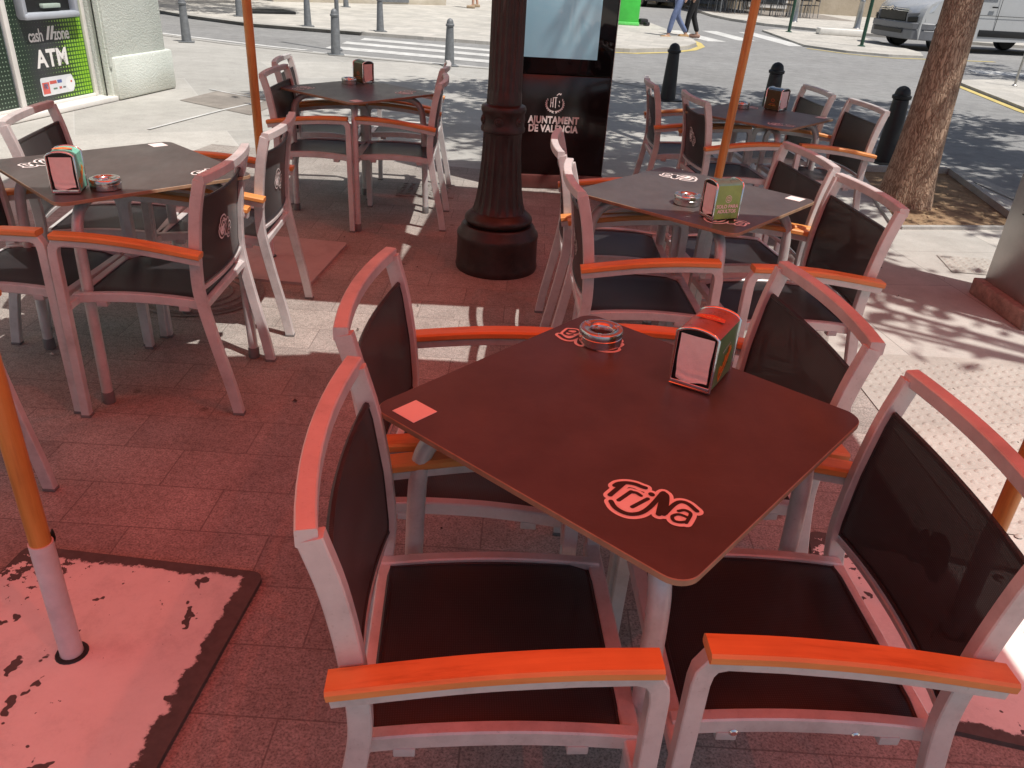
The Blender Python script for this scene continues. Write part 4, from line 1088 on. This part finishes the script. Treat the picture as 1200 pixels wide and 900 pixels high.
cargrey = plain('grey_bumper_plastic', (.17, .175, .19), .45, 0, .1, 8)
glass = plain('dark_window_glass', (.02, .025, .03), .04, 0, .1, 2, 0)
def van():
    root = empty('parked_van', (10.35, 23.6, -.01), R(192), 'white delivery van with grey bumper and double chevron badge parked at the right', 'van')
    prof = [(.86, .28)] + [(x, z) for x, z in reversed([(.46 - .46 - .42 + 0, .28)])][:0]
    prof = [(.88, .27), (.93, .50), (.90, .78), (.84, .98), (.70, 1.10), (.30, 1.22), (-.10, 1.34), (-.62, 1.98), (-.95, 2.22), (-1.4, 2.32), (-4.5, 2.30), (-4.62, 2.1), (-4.66, .5), (-4.62, .30)]
    prof += [(x, z) for x, z in arch(-3.45, .34, .43)[::-1]] + [(-.44, .29)] + [(x, z) for x, z in arch(0, .34, .42)[::-1]] + [(.5, .28)]
    prof2 = []
    for p in prof:
        if not prof2 or (abs(p[0] - prof2[-1][0]) + abs(p[1] - prof2[-1][1])) > 1e-3: prof2.append(p)
    vehicle_body(prof2, 1.0, .1, .22, 'body', [carwhite, glass], root, lambda a, c: 1 if (a == (-.10, 1.34) and c == (-.62, 1.98)) else 0)
    b = MB()   # bumper wrapping the nose
    for z0, z1, off in ((.26, .50, .045), (.50, .66, .055)):
        P = [(.35, -1.02), (.60, -1.0), (.82, -.86), (.93, -.5), (.955, 0), (.93, .5), (.82, .86), (.60, 1.0), (.35, 1.02)]
        b.bar([(x + off - .045, y, (z0 + z1) / 2) for x, y in P], z1 - z0, .10, (0, 0, 1), .02)
    b.build('bumper', cargrey, root)
    b = MB(); b.bar([(.62, -.98, .80), (.86, -.72, .76), (.90, -.60, .75)], .24, .05, (0, 0, 1), .02); b.bar([(.62, .98, .80), (.86, .72, .76), (.90, .60, .75)], .24, .05, (0, 0, 1), .02); b.build('bumper_corner', cargrey, root)
    for s in (-1, 1):
        b = MB(); b.bar([(.80, s * .90, .74), (.91, s * .68, .72)], .12, .05, (0, 0, 1), .01); b.build('fog_lamp', M['black'], root)
    b = MB(); b.bar([(.885, -.55, .80), (.915, 0, .80), (.885, .55, .80)], .26, .06, (0, 0, 1), .03); g = b.build('grille', M['black'], root)
    b = MB(); b.bar([(.885, -.62, .955), (.935, -.25, .955), (.94, 0, .985), (.935, .25, .955), (.885, .62, .955)], .028, .05, (0, 0, 1), .005); b.bar([(.885, -.62, .905), (.935, -.25, .905), (.94, 0, .935), (.935, .25, .905), (.885, .62, .905)], .022, .05, (0, 0, 1), .005); b.build('chrome_bar', M['chrome'], g)
    b = MB()
    for dz in (0, .055):
        b.bar([(.968, -.10, .90 + dz), (.972, 0, .955 + dz), (.968, .10, .90 + dz)], .026, .02, (1, 0, 0), .002)
    b.build('badge', M['chrome'], root)
    hl = plain('headlamp_glass', (.55, .57, .6), .08, .3, .1, 10, 0)
    for s in (-1, 1):
        b = MB()
        sf = lambda x, y, z: (x - max(0, x - .1) * .22 * abs(y) ** 2.5 + .012, s * (y + .012), z + .008)
        rows = [[(.895, .52, .85), (.885, .70, .84), (.84, .90, .85), (.70, .985, .88), (.52, .99, .93)], [(.86, .50, .95), (.855, .70, .96), (.80, .90, .99), (.66, .985, 1.03), (.44, .99, 1.10)], [(.82, .48, 1.00), (.76, .70, 1.05), (.66, .88, 1.11), (.50, .975, 1.16), (.33, .99, 1.20)]]
        V = [[b.bm.verts.new(sf(*p)) for p in r] for r in rows]
        for i in range(2):
            for j in range(4): b.bm.faces.new((V[i][j], V[i][j + 1], V[i + 1][j + 1], V[i + 1][j]))
        b.build('headlamp', hl, root, sharp=60)
    b = MB(); b.box((.985, 0, .60), (.012, .52, .115), 0, .003); pl = b.build('number_plate', M['white'], root)
    text('plate_characters', '1829 JBR' if False else '6529 JBB', .10, M['black'], pl, Matrix.Translation((.9925, 0, .60)) @ Matrix.Rotation(R(90), 4, 'Z') @ RX90, .0015, sx=.85)
    b = MB(); b.bar([(.975, -.62, .44), (1.0, 0, .44), (.975, .62, .44)], .10, .02, (0, 0, 1), .01); b.build('lower_intake', M['black'], root)
    for s in (-1, 1):
        b = MB(); b.box((-2.0, s * 1.003, .50), (2.0, .03, .16), 0, .01); b.box((-4.25, s * 1.003, .50), (.55, .03, .16), 0, .01); b.build('side_trim', M['black'], root)
        b = MB(); b.poly([(-.72, s * (1.0 - .065), 1.75), (-.28, s * (1.0 - .02), 1.33), (-1.35, s * (1.0 - .02), 1.33), (-1.35, s * (1.0 - .07), 1.85), (-.85, s * (1.0 - .07), 1.85)][::1]); wdw = b.build('side_window', glass, root, sharp=None); wdw.location.y = s * .012
        b = MB()
        for x in (-.22, -1.42, -2.75): b.box((x, s * 1.001, .86 if x > -1 else 1.0), (.012, .006, .9 if x > -1 else 1.1))
        b.box((-2.1, s * 1.001, .92), (3.9, .006, .012)); b.build('door_seam', M['black'], root, sharp=None)
        b = MB(); b.box((-1.25, s * 1.015, 1.12), (.16, .03, .035), 0, .006); b.build('door_handle', M['black'], root)
        b = MB(); b.box((-.18, s * 1.16, 1.45), (.12, .20, .32), 0, .03); b.build('mirror', M['black'], root)
        wheel(root, (0, s * .89, .34), .34, .22, -s); wheel(root, (-3.45, s * .89, .34), .34, .22, -s)
        b = MB(); b.tube([(x, s * 1.0, z) for x, z in arch(0, .34, .425)], .018, 6); b.tube([(x, s * 1.0, z) for x, z in arch(-3.45, .34, .435)], .018, 6); b.build('wheel_arch', M['black'], root)
    return root
van()
def car():
    root = empty('parked_car', (5.45, 38.9, -.01), R(-80), 'dark parked car far behind the green container', 'car')
    prof = [(.80, .25), (.86, .5), (.80, .72), (.5, .86), (-.25, .98), (-.85, 1.38), (-1.4, 1.45), (-2.5, 1.40), (-3.2, 1.02), (-3.35, .9), (-3.4, .4), (-3.3, .26)] + arch(-2.65, .31, .37)[::-1] + arch(0, .31, .36)[::-1]
    vehicle_body(prof, .88, .1, .2, 'body', [plain('dark_car_paint', (.02, .022, .028), .2, 0, .1, 3, 0, coat=.7), glass], root, lambda a, c: 1 if a[1] > .97 and c[1] > .97 and abs(a[1] - c[1]) > .2 else 0)
    for s in (-1, 1):
        wheel(root, (0, s * .78, .31), .31, .2, -s); wheel(root, (-2.65, s * .78, .31), .31, .2, -s)
        b = MB(); b.poly([(-.45, s * .89, .98), (-2.75, s * .89, .98), (-2.45, s * .86, 1.33), (-.98, s * .86, 1.33)]); b.build('side_window', glass, root, sharp=None)
        b = MB(); b.box((.72, s * .62, .68), (.14, .30, .12), 0, .03); b.build('headlight', M['chrome'], root)
car()

# green container
gc = empty('green_container', (2.51, 24.35, .06), R(5), 'bright green box container standing on the pavement corner behind the kiosk', 'container')
gm = plain('bright_green_plastic', (.07, .62, .08), .4, 0, .1, 4, .02)
b = MB(); b.box((0, 0, .80), (.62, .55, 1.42), 0, .02); b.build('body', gm, gc)
b = MB(); b.box((0, 0, .045), (.66, .59, .09), 0, .015); b.build('base', plain('paler_green_plastic', (.16, .70, .16), .4), gc)
b = MB(); b.box((0, -.03, 1.56), (.66, .60, .10), 0, .03); b.build('lid', gm, gc)
bg2 = MB(); bg2.box((0, 0, .10), (.26, .2, .16), .3, .05); bg2.box((.1, -.05, .05), (.2, .12, .10), .9, .03)
tag(bg2.build('rubbish_bag', M['black'], loc=(3.0, 24.4, .06)), 'small dark rubbish bag at the foot of the green container', 'bag')

# ------------------------------------------------------------------ people
def skin(name, verts, edges, radii, mat, parent, sub=1):
    me = bpy.data.meshes.new(name); me.from_pydata(verts, edges, []); me.materials.append(mat)
    o = bpy.data.objects.new(name, me); COL.objects.link(o); o.parent = parent
    mo = o.modifiers.new('skin', 'SKIN'); mo.use_smooth_shade = True
    for i, r in enumerate(radii):
        sv = me.skin_vertices[0].data[i]
        sv.radius = r if isinstance(r, tuple) else (r, r)
    me.skin_vertices[0].data[0].use_root = True
    s = o.modifiers.new('sub', 'SUBSURF'); s.levels = sub; s.render_levels = sub
    return o
def person(loc, rz, label, legcol, topcol, haircol, stride, shoe, bare=False, group=None):
    root = empty('person', loc, rz, label, 'person', group)
    sk = plain('skin_tone', (.52, .31, .22), .6, 0, .08, 20, .02)
    # +x = walking direction, y = left
    f = stride
    hip = [(0, .09, .90), (0, -.09, .90)]
    knee = [(.16 * f + .02, .10, .50), (-.06 * f + .02, -.10, .50)]
    ank = [(.26 * f, .10, .09), (-.34 * f, -.10, .12)]
    toe = [(.26 * f + .15, .11, .04), (-.34 * f + .13, -.11, .03)]
    V = [(0, 0, .96), (0, 0, 1.12), (0.01, 0, 1.32), (.01, 0, 1.45), (.02, 0, 1.53), (.025, 0, 1.63), (.02, 0, 1.72),
         hip[0], knee[0], ank[0], toe[0], hip[1], knee[1], ank[1], toe[1],
         (0, .17, 1.40), (-.10 * f, .21, 1.14), (.02 - .06 * f, .22, .90), (.05 - .06 * f, .22, .82), (0, -.17, 1.40), (.12 * f, -.21, 1.14), (.24 * f, -.20, .92), (.27 * f, -.20, .84)]
    E = [(0, 1), (1, 2), (2, 3), (3, 4), (4, 5), (5, 6), (0, 7), (7, 8), (8, 9), (9, 10), (0, 11), (11, 12), (12, 13), (13, 14), (3, 15), (15, 16), (16, 17), (17, 18), (3, 19), (19, 20), (20, 21), (21, 22)]
    Rr = [(.13, .10), (.12, .10), (.14, .10), (.10, .08), .05, (.075, .09), (.06, .07), .085, .058, .040, .032, .085, .058, .040, .032, .055, .042, .032, .022, .055, .042, .032, .022]
    skin('body', V, E, Rr, sk, root)
    lm = plain('trouser_cloth', legcol, .85, 0, .25, 9, .2); tm = plain('shirt_cloth', topcol, .85, 0, .15, 9, .2)
    V2 = [(0, 0, .97), hip[0], knee[0], (ank[0][0], ank[0][1], ank[0][2] + .03), hip[1], knee[1], (ank[1][0], ank[1][1], ank[1][2] + .03), (0, 0, 1.02)]
    if bare: V2[2], V2[3], V2[5], V2[6] = tuple(Vector(hip[0]).lerp(Vector(knee[0]), .4)), tuple(Vector(hip[0]).lerp(Vector(knee[0]), .6)), tuple(Vector(hip[1]).lerp(Vector(knee[1]), .4)), tuple(Vector(hip[1]).lerp(Vector(knee[1]), .6))
    k3 = (.098, .075, .062) if not bare else (.11, .10, .10)
    skin('trousers' if not bare else 'shorts', V2, [(0, 1), (1, 2), (2, 3), (0, 4), (4, 5), (5, 6), (0, 7)], [(.145, .115), k3[0], k3[1], k3[2], k3[0], k3[1], k3[2], (.14, .11)], lm, root)
    V3 = [(0, 0, .92), (0, 0, 1.14), (.01, 0, 1.32), (.01, 0, 1.44), (0, .18, 1.405), (-.05 * f, .205, 1.24), (0, -.18, 1.405), (.06 * f, -.205, 1.24)]
    skin('shirt', V3, [(0, 1), (1, 2), (2, 3), (3, 4), (4, 5), (3, 6), (6, 7)], [(.165, .13), (.15, .12), (.165, .12), (.11, .09), .072, .062, .072, .062], tm, root)
    b = MB()
    for i in range(24): pass
    bmesh.ops.create_icosphere(b.bm, subdivisions=3, radius=.108, matrix=Matrix.Translation((.0, 0, 1.685)))
    b.build('hair', plain('hair', haircol, .7, 0, .3, 60, .2), root)
    for i in range(2):
        b = MB(); a = ank[i]; t = toe[i]
        b.box(((a[0] + t[0]) / 2 - .01, a[1] + (.01 if i == 0 else -.01), a[2] - .045), (.27, .10, .09), 0, .03); b.build('shoe', plain('shoe', shoe, .6), root)
    return root
person((3.42, 21.1, -.01), R(200), 'person walking in blue jeans and tan shoes near the yellow kerb line', (.13, .17, .30), (.40, .36, .34), (.05, .03, .02), 1.0, (.42, .26, .12), group='people crossing the road')
person((3.86, 21.55, -.01), R(165), 'person in black trousers and blue shirt walking beside the yellow kerb line', (.012, .012, .014), (.06, .22, .62), (.03, .02, .015), .45, (.40, .24, .18), group='people crossing the road')
person((-1.95, 27.6, .05), R(185), 'person with bare legs standing far away by the wall, left of the lamp post', (.3, .3, .28), (.5, .5, .5), (.04, .03, .02), .25, (.4, .3, .2), bare=True)

# ------------------------------------------------------------------ far buildings, terrace and board
def bldg(name, p0, p1, depth, h, wallmat, label, base=None, openings=()):
    d = Vector((p1[0] - p0[0], p1[1] - p0[1])); L = d.length; a = math.atan2(d.y, d.x)
    root = empty(name, (p0[0], p0[1], 0), a, label, 'building')
    b = MB(); b.box((L / 2, depth / 2, h / 2), (L, depth, h)); b.build('wall', wallmat, root, sharp=None)
    if base: b = MB(); b.box((L / 2, -.06, base / 2), (L, .12, base), 0, .03); b.build('stone_base', M['stonewall'], root)
    b = MB(); b.box((L / 2, depth / 2, h + .15), (L + .5, depth + .5, .3), 0, .03); b.build('cornice', M['stonewall'], root)
    for (x, w_, z0, z1, kind) in openings:
        b = MB(); b.box((x, -.07, (z0 + z1) / 2), (w_, .16, z1 - z0)); fr = b.build('door' if kind == 'd' else 'window', M['irongrey'] if kind == 'd' else M['sill'], root)
        b = MB(); b.box((x, -.155, (z0 + z1) / 2 + .05), (w_ - .16, .02, z1 - z0 - .2)); b.build('pane', glass, fr)
    return root
bldg('stone_building', (-16, 19.4), (-7.9, 24.6), 6, 7, M['stonewall'], 'pale stone building at the top left behind the drain grate', .5, ((3.0, 1.2, .1, 2.6, 'd'), (6.2, 1.4, 1.0, 2.6, 'w'), (1.0, 1.1, 1.0, 2.6, 'w')))
bldg('stone_building', (-7.5, 24.6), (-3.0, 28.4), 6, 8, M['stucco'], 'pale building with rough stone base left of the person with bare legs', .55, ((1.0, 1.0, 1.2, 2.6, 'w'), (3.9, 1.1, .1, 2.7, 'd')))
bldg('stone_building', (-4.0, 36), (4.8, 52), 6, 9, M['stonewall'], 'distant pale building behind the kiosk at the end of the street', .5, ((4, 1.3, 1, 2.6, 'w'), (9, 1.3, 1, 2.6, 'w')))
bldg('beige_building', (6.0, 40.5), (34, 42.0), 8, 9, M['beige'], 'beige building along the top right behind the far terrace', None, ((1.6, 2.0, .2, 2.8, 'd'), (4.6, 1.8, .2, 2.8, 'w'), (12, 2.0, 1.0, 2.6, 'w'), (17, 1.4, .1, 2.7, 'd'), (22, 1.6, 1, 2.6, 'w')))
pb = empty('poster_board', (13.85, 41.3, .07), R(4), 'dark framed poster board leaning on the beige building', 'poster board')
b = MB(); b.box((0, -.05, .85), (1.05, .06, 1.6), 0, .01); b.build('frame', M['black'], pb)
pm2, nt, bs = newmat('blue_poster'); v = coords(nt, 'Object'); n = noise(nt, v, 6, 5, .7); nt.links.new(ramp(nt, n, [(.45, (.03, .05, .10)), (.55, (.12, .20, .34)), (.62, (.4, .45, .5))]), bs.inputs['Base Color'])
b = MB(); b.box((0, -.085, .9), (.88, .01, 1.3)); b.build('poster', pm2, pb)
# bistro furniture on the far terrace
def bistro_chair():
    root = empty('bistro_chair', (0, 0, 0)); mt = M['irongrey']
    for x in (-.2, .2):
        for y in (-.2, .2):
            b = MB(); b.tube([(x * 1.15, y * 1.1, 0), (x, y, .45)] + ([(x * 1.1, y, .86)] if x < 0 else []), .014, 8); b.build('leg', mt, root)
    b = MB(); b.box((0, 0, .46), (.42, .42, .025), 0, .008); b.build('seat', M['ironblack'], root)
    b = MB(); b.box((-.22, 0, .80), (.02, .42, .10), 0, .006); b.box((-.215, 0, .64), (.02, .40, .05), 0, .006); b.build('backrest', M['ironblack'], root)
    return root
def bistro_table():
    root = empty('bistro_table', (0, 0, 0)); b = MB(); b.box((0, 0, .735), (.68, .68, .028), 0, .006); b.build('tabletop', M['polewood'], root)
    for x in (-.28, .28):
        for y in (-.28, .28):
            b = MB(); b.tube([(x, y, 0), (x, y, .72)], .018, 8); b.build('leg', M['irongrey'], root)
    return root
bc, bt = bistro_chair(), bistro_table()
k = 0
spots = [(9.75, 35.3), (10.7, 36.2), (8.7, 37.6), (7.7, 38.5), (9.2, 39.0), (7.9, 36.2)]
WH = ['nearest', 'second', 'third', 'fourth', 'rearmost', 'leftmost']
LT = ['wooden bistro table by the left green pole', 'wooden bistro table nearest the poster board', 'bistro table right of the blue shirt', 'bistro table before the dark shop window', 'bistro table closest to the beige wall', 'leftmost bistro table, behind the black trousers']
for i, (x, y) in enumerate(spots):
    o = bt if i == 0 else copy_tree(bt); o.location = (x, y, .075); o.rotation_euler = (0, 0, R(8 + i * 5)); tag(o, LT[i], 'table', 'bistro tables on the far terrace')
    for j, (dx, dy, a) in enumerate(((-.55, .05, 0), (.55, -.05, 180), (.05, -.6, 95))):
        c = bc if (i == 0 and j == 0) else copy_tree(bc)
        c.location = (x + dx, y + dy, .075); c.rotation_euler = (0, 0, R(a + 8 * i))
        tag(c, ['dark chair left of the ', 'dark chair right of the ', 'dark chair on the street side of the '][j] + LT[i].split(',')[0], 'chair', 'bistro chairs on the far terrace')
aw = empty('awning', (8.7, 37.6, 0), R(5), 'dark awning over the far terrace in front of the beige building', 'awning')
b = MB(); b.grid(lambda u, v: (-1.6 + u * 3.2, -2.2 + v * 5.2, 2.5 + v * .8), 4, 6); b.build('cloth', plain('dark_awning', (.03, .03, .035), .8), aw)
for x in (-1.5, 1.5):
    b = MB(); b.tube([(x, -2.1, 0), (x, -2.1, 2.5)], .03, 8); b.build('post', M['irongrey'], aw)

# ------------------------------------------------------------------ render settings
sc.view_settings.view_transform = 'Standard'; sc.view_settings.look = 'None'; sc.view_settings.exposure = 0; sc.view_settings.gamma = 1
sc.render.engine = 'CYCLES'
try:
    sc.cycles.use_denoising = True; sc.cycles.denoiser = 'OPENIMAGEDENOISE'
    sc.cycles.max_bounces = 10; sc.cycles.diffuse_bounces = 5; sc.cycles.transparent_max_bounces = 12; sc.cycles.sample_clamp_indirect = 8
except Exception as e: print(e)
